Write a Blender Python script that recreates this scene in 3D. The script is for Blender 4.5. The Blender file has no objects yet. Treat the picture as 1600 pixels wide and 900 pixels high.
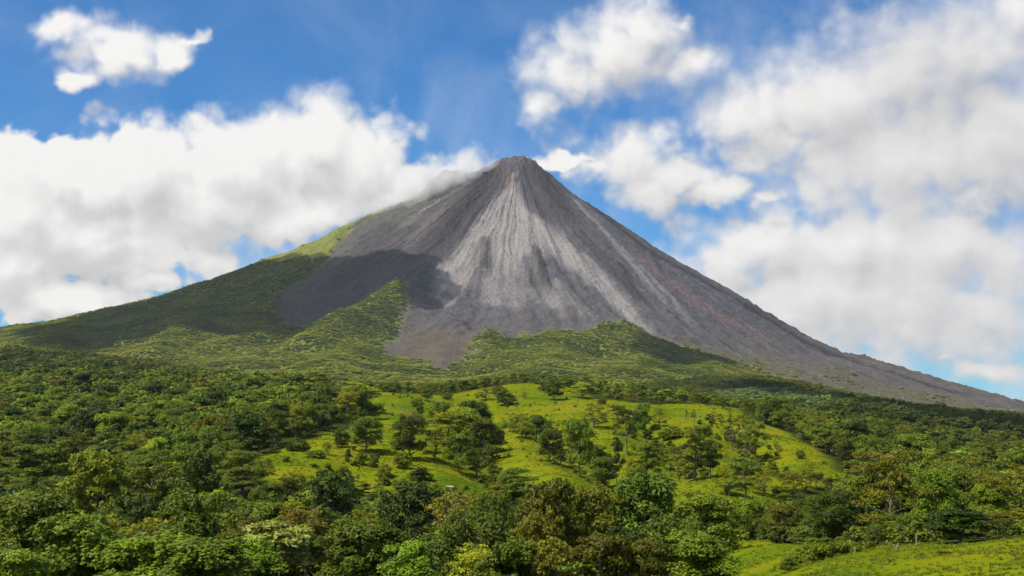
import bpy, bmesh, math, random
import numpy as np
from mathutils import Vector, Matrix

# ------------------------------------------------------------------ camera, sky, sun, exposure
scene = bpy.context.scene
COL = scene.collection
R = math.radians
CAM_Z = 30.0                      # eye height above the datum of the valley floor
PITCH = math.atan(190.0 / 2133.33)
cam_data = bpy.data.cameras.new("camera")
cam = bpy.data.objects.new("camera", cam_data)
COL.objects.link(cam)
cam_data.sensor_width = 36.0
cam_data.lens = 48.0
cam_data.clip_start = 0.5
cam_data.clip_end = 90000.0
cam.location = (0.0, 0.0, CAM_Z)
cam.rotation_euler = (R(90) + PITCH, 0.0, 0.0)
scene.camera = cam

SUN_DIR = Vector((-0.62, -0.26, 1.10)).normalized()      # towards the sun: high, from the left, a little behind us
SUN_ELEV = math.asin(SUN_DIR.z)
SUN_AZ = math.atan2(SUN_DIR.x, SUN_DIR.y)
sun_data = bpy.data.lights.new("sun", 'SUN')
sun_data.energy = 5.0
sun_data.angle = R(0.53)
sun_data.color = (1.0, 0.95, 0.86)
sun = bpy.data.objects.new("sun", sun_data)
COL.objects.link(sun)
sun.rotation_euler = SUN_DIR.to_track_quat('Z', 'Y').to_euler()

SKY_STRENGTH = 0.10
HAZE = 0.000014
scene.view_settings.view_transform = 'Standard'
scene.view_settings.look = 'None'
scene.view_settings.gamma = 1.0
scene.view_settings.use_curve_mapping = False
scene.view_settings.exposure = 0.3
scene.render.engine = 'CYCLES'
cy = scene.cycles
cy.use_denoising = True
cy.denoiser = 'OPENIMAGEDENOISE'
cy.max_bounces = 5
cy.diffuse_bounces = 2
cy.glossy_bounces = 1
cy.transmission_bounces = 2
cy.transparent_max_bounces = 24
cy.volume_bounces = 2
cy.volume_step_rate = 1.0
cy.sample_clamp_indirect = 4.0
cy.use_adaptive_sampling = True
cy.adaptive_threshold = 0.02
cy.caustics_reflective = False
cy.caustics_refractive = False

# ------------------------------------------------------------------ sky: Nishita air with cloud banks laid out by bearing and elevation
F_SURVEY = 2133.33
def bearing(u, v):
    """Survey sheet position -> (bearing, elevation) in radians."""
    a, b = (u - 800) / F_SURVEY, (450 - v) / F_SURVEY
    cp, sp = math.cos(PITCH), math.sin(PITCH)
    dx, dy, dz = a, cp - b * sp, sp + b * cp
    return math.atan2(dx, dy), math.atan2(dz, math.hypot(dx, dy))

# u, v, half width, half height, turn (deg), strength
CLOUD_BANKS = [
    (40, 320, 150, 105, 0, 1.0), (130, 285, 100, 85, 0, 1.0), (240, 272, 120, 80, 0, 1.0), (370, 262, 120, 82, 0, 1.0),
    (500, 232, 92, 82, 0, 1.1), (560, 258, 90, 82, 0, 1.0), (640, 292, 85, 50, 15, .95), (712, 268, 50, 32, 20, .75),
    (480, 330, 130, 52, 12, .9), (330, 315, 150, 60, 5, 1.0), (140, 360, 170, 52, 8, .9), (20, 420, 90, 70, 0, .85),
    (90, 462, 130, 46, 0, .9), (235, 440, 70, 28, 0, .85),
    (190, 84, 118, 46, 0, .72), (90, 45, 120, 44, 10, .42), (262, 92, 62, 34, 30, .7), (128, 118, 40, 26, 0, .6), (302, 70, 36, 16, 40, .55),
    (960, 78, 115, 68, 0, 1.0), (1010, 42, 80, 50, 0, 1.0), (898, 122, 85, 66, 0, .9), (850, 172, 60, 46, 0, .75),
    (1080, 105, 58, 40, 0, .75), (1064, 32, 40, 24, 0, .8),
    (1180, 185, 115, 66, 0, 1.0), (1290, 160, 140, 92, 0, 1.1), (1410, 130, 160, 110, 0, 1.1), (1510, 85, 140, 100, 0, 1.0),
    (1570, 200, 120, 130, 0, 1.1), (1450, 240, 120, 70, 0, 1.0), (1240, 222, 150, 46, 8, .9), (1600, 25, 70, 60, 0, 1.0), (1530, 315, 110, 50, 0, .7),
    (1062, 272, 95, 46, 0, .85), (1015, 290, 76, 52, 0, .7), (1130, 296, 80, 34, 15, .75), (1200, 310, 50, 22, 0, .55),
    (1200, 385, 140, 58, 0, .95), (1330, 388, 160, 62, 0, 1.0), (1480, 385, 170, 62, 0, 1.0), (1300, 445, 200, 58, 0, 1.0),
    (1520, 470, 150, 52, 0, .8), (1140, 402, 100, 46, 0, .85), (1240, 495, 170, 46, 0, .85), (1400, 505, 170, 40, 0, .75), (1540, 582, 85, 26, 0, .8), (1470, 560, 60, 16, 0, .5),
    (1370, 455, 430, 160, 0, .88), (1420, 240, 290, 190, 0, .82), (1000, 240, 170, 80, 0, .5), (200, 380, 330, 130, 0, .5),
    (880, 248, 80, 15, -2, .75), (930, 262, 110, 40, 0, .35), (1350, 290, 220, 60, 0, .3), (330, 400, 120, 60, 0, .3),
]
GREY_PARTS = [(1440, 55, 110, 90), (1570, 320, 80, 50), (1400, 100, 90, 70), (60, 310, 110, 40), (330, 330, 200, 30), (150, 440, 120, 20), (1500, 140, 80, 70)]

def build_world():
    w = bpy.data.worlds.new("World")
    scene.world = w
    w.use_nodes = True
    nt = w.node_tree
    nt.nodes.clear()
    def new(t, tree=nt, **kw):
        n = tree.nodes.new(t)
        for k, v in kw.items():
            setattr(n, k, v)
        return n
    def mth(tree, op, a, b=None, c=None, clamp=False):
        n = tree.nodes.new('ShaderNodeMath')
        n.operation = op
        n.use_clamp = clamp
        for i, s in enumerate((a, b, c)):
            if s is None:
                continue
            if isinstance(s, (int, float)):
                n.inputs[i].default_value = s
            else:
                tree.links.new(s, n.inputs[i])
        return n.outputs[0]
    # the cloud field: > 0 inside a bank
    g = bpy.data.node_groups.new("cloud_field", 'ShaderNodeTree')
    g.interface.new_socket("Place", in_out='INPUT', socket_type='NodeSocketVector')
    g.interface.new_socket("Field", in_out='OUTPUT', socket_type='NodeSocketFloat')
    gi, go = g.nodes.new('NodeGroupInput'), g.nodes.new('NodeGroupOutput')
    def noise(tree, vec, scale, detail, rough=.55, dist=0.0):
        n = tree.nodes.new('ShaderNodeTexNoise')
        n.inputs['Scale'].default_value = scale
        n.inputs['Detail'].default_value = detail
        n.inputs['Roughness'].default_value = rough
        n.inputs['Distortion'].default_value = dist
        tree.links.new(vec, n.inputs['Vector'])
        return n
    wn = noise(g, gi.outputs[0], 26, 3)
    sub = g.nodes.new('ShaderNodeVectorMath'); sub.operation = 'SUBTRACT'
    g.links.new(wn.outputs['Color'], sub.inputs[0]); sub.inputs[1].default_value = (.5, .5, .5)
    mul = g.nodes.new('ShaderNodeVectorMath'); mul.operation = 'MULTIPLY'
    g.links.new(sub.outputs[0], mul.inputs[0]); mul.inputs[1].default_value = (.045, .035, 0)
    add = g.nodes.new('ShaderNodeVectorMath'); add.operation = 'ADD'
    g.links.new(gi.outputs[0], add.inputs[0]); g.links.new(mul.outputs[0], add.inputs[1])
    place = add.outputs[0]
    def bank(tree, vec, u, v, a, b, turn):
        m = tree.nodes.new('ShaderNodeMapping')
        m.vector_type = 'TEXTURE'
        lo, el = bearing(u, v)
        m.inputs['Location'].default_value = (lo, el, 0)
        m.inputs['Rotation'].default_value = (0, 0, R(turn))
        m.inputs['Scale'].default_value = (a / F_SURVEY, b / F_SURVEY, 1)
        tree.links.new(vec, m.inputs['Vector'])
        l = tree.nodes.new('ShaderNodeVectorMath'); l.operation = 'LENGTH'
        tree.links.new(m.outputs[0], l.inputs[0])
        return l.outputs['Value']
    acc = None
    def after(tree, vec, prev):          # keeps the banks in sequence, so that only one is open at a time
        if prev is None:
            return vec
        n = tree.nodes.new('ShaderNodeVectorMath'); n.operation = 'MULTIPLY_ADD'
        tree.links.new(prev, n.inputs[0])
        n.inputs[1].default_value = (1e-9, 1e-9, 1e-9)
        tree.links.new(vec, n.inputs[2])
        return n.outputs[0]
    for (u, v, a, b, turn, s) in CLOUD_BANKS:
        l = bank(g, after(g, place, acc), u, v, a, b, turn)
        val = mth(g, 'MULTIPLY_ADD', l, -0.95, 0.95)           # 1 at the heart, 0 at the rim
        if s != 1.0:
            val = mth(g, 'ADD', val, (s - 1.0) * .75)
        acc = val if acc is None else mth(g, 'SMOOTH_MAX', acc, val, 0.16)
    g.links.new(acc, go.inputs[0])

    tc = new('ShaderNodeTexCoord')
    sep = new('ShaderNodeSeparateXYZ')
    nt.links.new(tc.outputs['Generated'], sep.inputs[0])
    lo = mth(nt, 'ARCTAN2', sep.outputs['X'], sep.outputs['Y'])
    el = mth(nt, 'ARCSINE', sep.outputs['Z'])
    comb = new('ShaderNodeCombineXYZ')
    nt.links.new(lo, comb.inputs[0]); nt.links.new(el, comb.inputs[1])
    P = comb.outputs[0]
    def field(vec):
        n = nt.nodes.new('ShaderNodeGroup'); n.node_tree = g
        nt.links.new(vec, n.inputs[0])
        f = noise(nt, vec, 30, 9, .60, .25)
        wv = nt.nodes.new('ShaderNodeVectorMath'); wv.operation = 'MULTIPLY_ADD'         # cauliflower heads, edges stirred by the same noise
        nt.links.new(f.outputs['Color'], wv.inputs[0]); wv.inputs[1].default_value = (.016, .016, 0); nt.links.new(vec, wv.inputs[2])
        def heads(scale):
            q = nt.nodes.new('ShaderNodeTexVoronoi'); q.feature = 'SMOOTH_F1'; q.voronoi_dimensions = '2D'
            q.inputs['Scale'].default_value = scale; q.inputs['Smoothness'].default_value = .35
            nt.links.new(wv.outputs[0], q.inputs['Vector'])
            return q.outputs['Distance']
        hd = mth(nt, 'MULTIPLY_ADD', heads(30), -.38, mth(nt, 'MULTIPLY_ADD', heads(75), -.22, .26))
        k = mth(nt, 'MULTIPLY_ADD', f.outputs['Fac'], 1.0, -.50)
        k2 = hd
        return mth(nt, 'ADD', mth(nt, 'ADD', n.outputs[0], k), k2), mth(nt, 'MULTIPLY_ADD', mth(nt, 'ADD', k, k2), .58, n.outputs[0])
    D, Ds = field(P)
    off = new('ShaderNodeVectorMath', operation='ADD')
    nt.links.new(P, off.inputs[0]); off.inputs[1].default_value = (-.009, .020, 0)       # towards the sun
    _, D2s = field(off.outputs[0])
    alpha = new('ShaderNodeMapRange', interpolation_type='SMOOTHSTEP')
    nt.links.new(D, alpha.inputs['Value'])
    hi = new('ShaderNodeMapRange')
    nt.links.new(el, hi.inputs['Value'])
    hi.inputs['From Min'].default_value = .185
    hi.inputs['From Max'].default_value = .232
    hi.inputs['To Max'].default_value = .34
    soft = mth(nt, 'ADD', mth(nt, 'MULTIPLY_ADD', lo, .70, .34), hi.outputs[0])      # crisp heaps low on the left, softer ones high up and on the right
    nt.links.new(mth(nt, 'MULTIPLY_ADD', soft, -.40, -.02), alpha.inputs['From Min'])
    nt.links.new(soft, alpha.inputs['From Max'])
    # thin veil of high cloud, denser low and to the right
    vn = noise(nt, P, 9, 6, .6, .6)
    vs = new('ShaderNodeMapRange', interpolation_type='SMOOTHSTEP')
    nt.links.new(vn.outputs['Fac'], vs.inputs['Value'])
    vs.inputs['From Min'].default_value = .36
    vs.inputs['From Max'].default_value = .80
    low = new('ShaderNodeMapRange')
    nt.links.new(mth(nt, 'MULTIPLY_ADD', lo, -.30, el), low.inputs['Value'])
    low.inputs['From Min'].default_value = .02
    low.inputs['From Max'].default_value = .30
    low.inputs['To Min'].default_value = .85
    low.inputs['To Max'].default_value = .16
    veil = mth(nt, 'MULTIPLY', vs.outputs[0], low.outputs[0])
    # brightness: lit rims and tops, greyer hearts and undersides
    depth = mth(nt, 'MULTIPLY', mth(nt, 'SUBTRACT', D2s, Ds), mth(nt, 'SUBTRACT', .80, mth(nt, 'MULTIPLY', lo, .9)))
    lit = new('ShaderNodeMapRange', interpolation_type='SMOOTHSTEP')
    nt.links.new(depth, lit.inputs['Value'])
    lit.inputs['From Min'].default_value = .52
    lit.inputs['From Max'].default_value = -.56
    grey = None
    for (u, v, a, b) in GREY_PARTS:
        l = bank(nt, after(nt, P, grey), u, v, a, b, 0)
        val = mth(nt, 'MULTIPLY_ADD', l, -1.0, 1.0, clamp=True)
        grey = val if grey is None else mth(nt, 'MAXIMUM', grey, val)
    tone = mth(nt, 'MULTIPLY_ADD', lit.outputs[0], .50, .53)
    tone = mth(nt, 'SUBTRACT', tone, mth(nt, 'MULTIPLY', grey, .14))
    tone = mth(nt, 'MULTIPLY_ADD', lo, -.22, tone)
    ramp = new('ShaderNodeValToRGB')
    ramp.color_ramp.elements[0].position = .35
    ramp.color_ramp.elements[0].color = (.42, .43, .47, 1)
    ramp.color_ramp.elements[1].position = 1.0
    ramp.color_ramp.elements[1].color = (1.02, 1.0, .975, 1)
    e = ramp.color_ramp.elements.new(.66)
    e.color = (.76, .745, .74, 1)
    nt.links.new(tone, ramp.inputs[0])
    sky = new('ShaderNodeTexSky', sky_type='NISHITA', sun_disc=False)
    sky.sun_elevation = SUN_ELEV
    sky.sun_rotation = SUN_AZ
    sky.altitude = 1500
    sky.air_density = 1.0
    sky.dust_density = 0.2
    sky.ozone_density = 1.6
    tint = new('ShaderNodeMix', data_type='RGBA', blend_type='MULTIPLY')
    tint.inputs['Factor'].default_value = 1.0
    nt.links.new(sky.outputs[0], tint.inputs['A'])
    tint.inputs['B'].default_value = SKY_TINT
    cl = new('ShaderNodeMix', data_type='RGBA', blend_type='MULTIPLY')
    cl.inputs['Factor'].default_value = 1.0
    nt.links.new(ramp.outputs[0], cl.inputs['A'])
    k = .76 / SKY_STRENGTH
    cl.inputs['B'].default_value = (k, k, k, 1)
    mv = new('ShaderNodeMix', data_type='RGBA')
    nt.links.new(veil, mv.inputs['Factor'])
    nt.links.new(tint.outputs['Result'], mv.inputs['A'])
    mv.inputs['B'].default_value = (.56 / SKY_STRENGTH, .61 / SKY_STRENGTH, .68 / SKY_STRENGTH, 1)
    mc = new('ShaderNodeMix', data_type='RGBA')
    nt.links.new(alpha.outputs[0], mc.inputs['Factor'])
    nt.links.new(mv.outputs['Result'], mc.inputs['A'])
    nt.links.new(cl.outputs['Result'], mc.inputs['B'])
    bg = new('ShaderNodeBackground')
    nt.links.new(mc.outputs['Result'], bg.inputs['Color'])
    bg.inputs['Strength'].default_value = SKY_STRENGTH
    out = new('ShaderNodeOutputWorld')
    nt.links.new(bg.outputs[0], out.inputs['Surface'])
    w.cycles.sampling_method = 'MANUAL'
    w.cycles.sample_map_resolution = 512

SKY_TINT = (0.18, 0.62, 1.0, 1)
build_world()
# ------------------------------------------------------------------ noise and height of the land
_rng = np.random.default_rng(11)
_PERM = _rng.permutation(256).astype(np.int64)
_PERM = np.concatenate([_PERM, _PERM, _PERM])
_GA = np.arange(256) * (2 * math.pi / 256)
_GX, _GY = np.cos(_GA), np.sin(_GA)

def gnoise(x, y, seed=0):
    x = np.asarray(x, float) + seed * 17.31
    y = np.asarray(y, float) + seed * 9.77
    xi, yi = np.floor(x).astype(np.int64), np.floor(y).astype(np.int64)
    fx, fy = x - xi, y - yi
    xi &= 255
    yi &= 255
    u = fx * fx * fx * (fx * (fx * 6 - 15) + 10)
    v = fy * fy * fy * (fy * (fy * 6 - 15) + 10)
    def g(ix, iy, dx, dy):
        h = _PERM[_PERM[ix & 255] + (iy & 255)]
        return _GX[h] * dx + _GY[h] * dy
    a = g(xi, yi, fx, fy)
    b = g(xi + 1, yi, fx - 1, fy)
    c = g(xi, yi + 1, fx, fy - 1)
    d = g(xi + 1, yi + 1, fx - 1, fy - 1)
    return (a + (b - a) * u + (c - a) * v + (a - b - c + d) * u * v) * 1.5

def fbm(x, y, octaves=4, seed=0, gain=0.5):
    s, amp, f, tot = 0.0, 1.0, 1.0, 0.0
    for o in range(octaves):
        s = s + amp * gnoise(x * f, y * f, seed + o * 3)
        tot += amp
        amp *= gain
        f *= 2.03
    return s / tot

def ridged(x, y, octaves=4, seed=0):
    s, amp, f, tot = 0.0, 1.0, 1.0, 0.0
    for o in range(octaves):
        s = s + amp * (1 - 2 * np.abs(gnoise(x * f, y * f, seed + o * 3)))
        tot += amp
        amp *= 0.5
        f *= 2.03
    return s / tot

def sstep(a, b, x):
    t = np.clip((x - a) / (b - a), 0, 1)
    return t * t * (3 - 2 * t)

# the volcano: height above the eye against distance from the summit, surveyed along five bearings round the cone
SUMMIT = (22.0, 7000.0)
PROFILES = [   # bearing (0 = towards us, negative = left), radii, heights
    (-90, [0, 60, 75, 220, 384, 515, 679, 843, 1007, 1171, 1368, 1532, 1730, 2156, 2648, 3300, 4500, 6500],
          [1296, 1296, 1292, 1216, 1140, 1085, 1030, 957, 884, 813, 757, 692, 627, 512, 420, 310, 130, -20]),
    (-45, [0, 60, 75, 300, 515, 843, 1171, 1454, 1800, 2200, 2648, 3200, 4000, 5000, 6500],
          [1296, 1296, 1290, 1110, 985, 800, 655, 545, 440, 360, 290, 215, 130, 60, -20]),
    (0,   [0, 60, 75, 300, 500, 765, 1126, 1454, 1800, 2200, 2600, 3200, 4000, 4800, 6500],
          [1296, 1296, 1288, 1085, 935, 760, 545, 395, 300, 232, 185, 132, 80, 30, -60]),
    (45,  [0, 60, 75, 300, 502, 765, 1126, 1454, 1618, 1815, 2012, 2274, 2602, 3200, 4000, 6500],
          [1296, 1296, 1290, 1085, 945, 760, 550, 365, 280, 212, 155, 92, 28, -60, -90, -120]),
    (90,  [0, 58, 75, 190, 305, 502, 765, 1126, 1454, 1618, 1815, 2012, 2274, 2602, 3200, 4000, 6500],
          [1296, 1296, 1290, 1198, 1088, 957, 778, 598, 392, 312, 264, 201, 125, 37, -60, -100, -120]),
    (180, [0, 75, 300, 700, 1200, 2000, 3000, 4500, 6500], [1296, 1290, 1090, 830, 580, 320, 120, -20, -80]),
]

# spurs and lobes on the lower flanks: plan polyline, half width, height
SPURS = []
GULLIES = []
ROCKS = []

def seg_dist(x, y, pts):
    """Distance to a plan polyline and the fraction along it."""
    best = np.full(np.shape(x), 1e9)
    frac = np.zeros(np.shape(x))
    P = np.asarray(pts, float)
    L = np.concatenate([[0], np.cumsum(np.hypot(*(P[1:] - P[:-1]).T))])
    for i in range(len(P) - 1):
        ax, ay = P[i]
        dx, dy = P[i + 1] - P[i]
        t = np.clip(((x - ax) * dx + (y - ay) * dy) / (dx * dx + dy * dy + 1e-9), 0, 1)
        d = np.hypot(x - ax - t * dx, y - ay - t * dy)
        m = d < best
        best = np.where(m, d, best)
        frac = np.where(m, (L[i] + t * (L[i + 1] - L[i])) / L[-1], frac)
    return best, frac

def cone_smooth(x, y):
    dx, dy = x - SUMMIT[0], y - SUMMIT[1]
    r = np.hypot(dx, dy)
    th = np.degrees(np.arctan2(dx, -dy))          # 0 towards us, +90 right, -90 left
    hs = [np.interp(r, p[1], p[2]) for p in PROFILES]
    ang = [p[0] for p in PROFILES]
    A = [-180] + ang[:-1] + [180]
    H = [hs[-1]] + hs[:-1] + [hs[-1]]
    out = np.zeros(np.shape(r))
    for i in range(len(A) - 1):
        m = (th >= A[i]) & (th <= A[i + 1])
        t = sstep(A[i], A[i + 1], th)
        out = np.where(m, H[i] * (1 - t) + H[i + 1] * t, out)
    return out - 48 * sstep(500, 1500, r) + CAM_Z

def cone(x, y):
    """The volcano's surface with its spurs, gullies and outcrops."""
    dx, dy = x - SUMMIT[0], y - SUMMIT[1]
    r = np.hypot(dx, dy)
    th = np.arctan2(dx, -dy)
    h = cone_smooth(x, y)
    wob = 0.05 * fbm(dx / 420, dy / 420, 3, 4)
    up = sstep(60, 500, r) * (1 - 0.75 * sstep(1500, 2600, r))
    h = h + up * (17 * ridged((th + wob) * 8, r / 1300, 3, 21) + 4.0 * fbm((th + wob) * 22, r / 420, 2, 31))
    h = h + up * 0.8 * fbm((th + wob) * 60, r / 90, 2, 41)
    h = h + (10 * fbm(x / 80, y / 80, 5, 51) + 11 * np.abs(fbm(x / 34, y / 34, 3, 55))) * sstep(20, 200, r) * (0.5 + 0.5 * (1 - sstep(1600, 2600, r)))
    h = h + 34 * fbm(x / 380, y / 380, 4, 61) * sstep(900, 2200, r)
    h = h + 30 * fbm(x / 48, y / 48, 4, 71) * (1 - sstep(60, 420, r))      # broken rock round the crater
    for pts, w, a in ROCKS:                                                # blocky outcrops and lava levees
        d, f = seg_dist(x, y, pts)
        h = h + a * np.clip(1.2 - d / w, 0, 1) * (.6 + .9 * np.abs(fbm(x / 40, y / 40, 3, 81)))
    for pts, w, a in SPURS:
        d, f = seg_dist(x, y, pts)
        h = h + a * np.exp(-(d / w) ** 2) * (0.75 + 0.25 * np.sin(f * math.pi))
    return h

# the land in front: surveyed spot heights (x, y, z), joined by a thin plate over bearing and log distance
SPOTS = []

def _q(x, y):
    rr = np.hypot(x, y)
    az = np.clip(np.arctan2(x, y), -0.62, 0.62)
    return az * 3.0, np.log(np.clip(rr, 15, 12000))

def _tps_fit():
    P = np.asarray(SPOTS, float)
    qx, qy = _q(P[:, 0], P[:, 1])
    n = len(P)
    d2 = (qx[:, None] - qx[None]) ** 2 + (qy[:, None] - qy[None]) ** 2
    K = 0.5 * d2 * np.log(d2 + 1e-12)
    A = np.zeros((n + 3, n + 3))
    A[:n, :n] = K + 0.004 * np.eye(n)
    A[:n, n] = 1
    A[:n, n + 1] = qx
    A[:n, n + 2] = qy
    A[n:, :n] = A[:n, n:].T
    b = np.concatenate([P[:, 2], [0, 0, 0]])
    return qx, qy, np.linalg.solve(A, b)

_TPS = None
def land(x, y, rough=True):
    global _TPS
    if _TPS is None:
        _TPS = _tps_fit()
    cx, cyy, w = _TPS
    x, y = np.asarray(x, float), np.asarray(y, float)
    sh = np.broadcast(x, y).shape
    xf, yf = np.broadcast_to(x, sh).ravel(), np.broadcast_to(y, sh).ravel()
    out = np.empty(xf.shape)
    for i in range(0, len(xf), 40000):
        s = slice(i, i + 40000)
        qx, qy = _q(xf[s], yf[s])
        d2 = (qx[:, None] - cx[None]) ** 2 + (qy[:, None] - cyy[None]) ** 2
        out[s] = (0.5 * d2 * np.log(d2 + 1e-12)) @ w[:len(cx)] + w[-3] + w[-2] * qx + w[-1] * qy
    back = sstep(0.75, 2.2, np.abs(np.arctan2(xf, yf)))
    out = out * (1 - back) + 12.0 * back
    out = np.clip(out, -95, 140)
    if rough:
        rr = np.hypot(xf, yf)
        k = sstep(60, 400, rr)
        out = out + k * (4.6 * fbm(xf / 75, yf / 75, 3, 5) + 8 * sstep(900, 2500, rr) * fbm(xf / 420, yf / 420, 3, 6)) + 0.35 * fbm(xf / 11, yf / 11, 3, 7)
        for pts, w, dep in GULLIES:
            m = (rr > 350) & (rr < 1300)
            d, f = seg_dist(xf[m], yf[m], pts)
            out[m] = out[m] - dep * np.exp(-(d / w) ** 2) * sstep(0, .15, f)
    return out.reshape(sh)

def surface(x, y):
    return np.maximum(land(x, y), cone(x, y))
# ------------------------------------------------------------------ survey in plan metres (x east, y away from the eye)
SPOTS[:] = [(55.6, 150.0, 16.4), (44.4, 160.0, 14.0), (31.2, 150.0, 12.5), (33.3, 120.0, 15.4), (40.7, 110.0, 17.3), (50.2, 155.0, 15.3), (65.3, 235.0, 7.1), (32.0, 210.0, 5.8), (40.0, 262.0, 4.5), (54.0, 265.0, 4.1), (62.5, 270.0, 3.7), (92.6, 250.0, 6.4), (81.0, 250.0, 5.8), (-35.0, 205.0, 6.1), (-30.5, 200.0, 6.5), (-61.2, 190.0, -0.1), (-49.4, 195.0, -0.4), (-16.2, 195.0, 1.4), (-5.2, 190.0, 0.8), (-73.7, 200.0, -0.7), (8.7, 190.0, 0.8), (22.1, 200.0, 0.6), (-43.3, 200.0, 0.6), (-110.8, 300.0, -8.6), (-80.3, 290.0, -8.0), (-53.6, 290.0, -6.7), (-26.8, 290.0, -7.3), (0.0, 300.0, -7.9), (129.5, 350.0, -6.8), (59.2, 320.0, -3.6), (26.8, 290.0, -5.4), (0.0, 400.0, -4.2), (-35.2, 380.0, -5.9), (-74.2, 400.0, -2.3), (-166.8, 450.0, -9.5), (-125.1, 450.0, -7.4), (76.0, 410.0, -3.1), (26.4, 380.0, -5.1), (125.7, 520.0, 3.0), (185.5, 500.0, -9.3), (150.8, 500.0, -4.7), (-75.7, 440.0, 8.6), (-95.6, 540.0, 13.7), (-77.0, 590.0, 16.3), (-57.4, 560.0, 13.1), (-78.3, 510.0, 11.1), (-37.2, 500.0, 8.0), (-21.0, 470.0, 6.1), (13.0, 560.0, 13.1), (0.0, 500.0, 8.0), (24.2, 520.0, 10.2), (29.6, 440.0, 3.1), (15.6, 480.0, 6.7), (40.4, 560.0, 8.7), (57.7, 620.0, 12.2), (70.3, 540.0, 7.5), (103.2, 790.0, 20.8), (141.8, 920.0, 30.0), (112.9, 930.0, 30.0), (93.4, 1000.0, 33.7), (50.0, 1070.0, 39.0), (40.3, 1230.0, 51.8), (0.0, 1200.0, 50.1), (-21.5, 1150.0, 45.0), (-44.4, 950.0, 30.0), (-79.3, 1060.0, 43.3), (-94.2, 960.0, 36.7), (-84.0, 750.0, 23.0), (-78.8, 650.0, 17.9), (-58.1, 830.0, 26.1), (0.0, 950.0, 30.0), (55.3, 790.0, 22.7), (9.5, 680.0, 17.4), (139.8, 750.0, 16.1), (142.5, 680.0, 11.1), (134.0, 600.0, 6.4), (109.0, 650.0, 11.9), (43.7, 470.0, 3.9), (62.7, 450.0, 2.9), (84.7, 480.0, 3.3), (-279.6, 750.0, 12.6), (-209.7, 750.0, 12.6), (-158.5, 850.0, 18.2), (-448.4, 1200.0, 35.6), (-336.4, 1200.0, 38.4), (-224.3, 1200.0, 41.2), (-674.0, 1800.0, 80.4), (-505.5, 1800.0, 78.7), (-261.7, 1600.0, 44.9), (-1049.1, 2800.0, 126.7), (-561.4, 2400.0, 81.4), (-169.3, 1450.0, 35.4), (0.0, 1650.0, 37.7), (149.5, 1600.0, 37.4), (-98.1, 2100.0, 39.8), (214.9, 2300.0, 49.3), (373.7, 2000.0, 39.3), (475.9, 1700.0, 17.4), (503.0, 1350.0, -7.6), (783.5, 2100.0, 2.7), (756.4, 2700.0, 30.0), (598.6, 3200.0, 89.6), (1306.5, 3500.0, 5.6), (292.9, 900.0, -13.8), (242.9, 900.0, -5.5), (260.1, 700.0, -10.5), (0, 15, 26.6), (10, 12, 26.6), (-10, 12, 26.6), (0, 22, 25.6), (0, 50, 20.5), (-35, 100, 15.5), (0, 100, 15.5), (35, 100, 15.5), (-60, 100, 14.5), (70, 100, 16.0), (40, 60, 20), (-40, 60, 20), (-2615, 3662, 10.0), (-4358, 6104, -20.0), (-6391, 8953, -40.0), (-1330, 4299, 10.0), (-2216, 7165, -20.0), (-3251, 10509, -40.0), (0, 4500, 0.0), (0, 7500, -20.0), (0, 11000, -40.0), (1330, 4299, -40.0), (2216, 7165, -20.0), (3251, 10509, -40.0), (2615, 3662, -70.0), (4358, 6104, -20.0), (6391, 8953, -40.0)]
SPURS[:] = [([(-468, 5781), (-549, 5562), (-636, 5215), (-708, 4722)], 85, 75), ([(-782, 5050), (-907, 4958), (-1010, 4683)], 70, 30), ([(-86, 5262), (-108, 4591)], 70, 28), ([(173, 5268), (86, 4613)], 80, 30), ([(428, 5534), (307, 5040)], 110, 42), ([(-775, 6836), (-948, 6699), (-1259, 6849)], 60, 18), ([(-317, 6974), (-389, 6965)], 75, 85), ([(-1219, 5525), (-1207, 4951), (-1138, 4336)], 80, 26), ([(-547, 4866), (-545, 4159), (-483, 3444)], 90, 30), ([(-233, 4980), (-221, 4289)], 60, 20), ([(24, 5030), (-58, 4165)], 70, 26), ([(251, 5098), (143, 4369), (87, 3712)], 90, 26), ([(549, 5320), (431, 4602), (326, 3873)], 110, 30), ([(756, 5044), (568, 4188)], 90, 22), ([(-1868, 5852), (-1643, 4737)], 100, 26)]
GULLIES[:] = [([(-28, 918), (-13, 618), (-7, 517), (-4, 457)], 16, 6), ([(19, 803), (25, 599), (34, 493), (39, 457)], 14, 6), ([(78, 799), (71, 632), (68, 502)], 13, 5), ([(122, 814), (112, 634), (100, 516)], 14, 5), ([(-69, 497), (-44, 473), (-24, 469)], 12, 4)]
ROCKS[:] = [([(-127, 6249), (-121, 5997)], 26, 14), ([(111, 6178), (138, 5874)], 30, 16), ([(490, 6188), (563, 5900)], 26, 14), ([(666, 6597), (691, 6241)], 20, 12), ([(-201, 5484), (-139, 5299)], 34, 14), ([(-123, 6847), (-302, 6392)], 60, 20), ([(137, 6871), (247, 6520)], 60, 22), ([(1060, 6442), (1406, 6662), (1550, 6613), (1699, 6595)], 50, 16), ([(1731, 6597), (1899, 6546), (2108, 6442), (2143, 5808)], 60, 18), ([(1688, 6011), (1809, 5777)], 60, 14), ([(-1018, 5849), (-964, 5514)], 40, 12), ([(-1026, 6592), (-760, 6701)], 26, 14), ([(-862, 6762), (-869, 6467)], 24, 12)]
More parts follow.
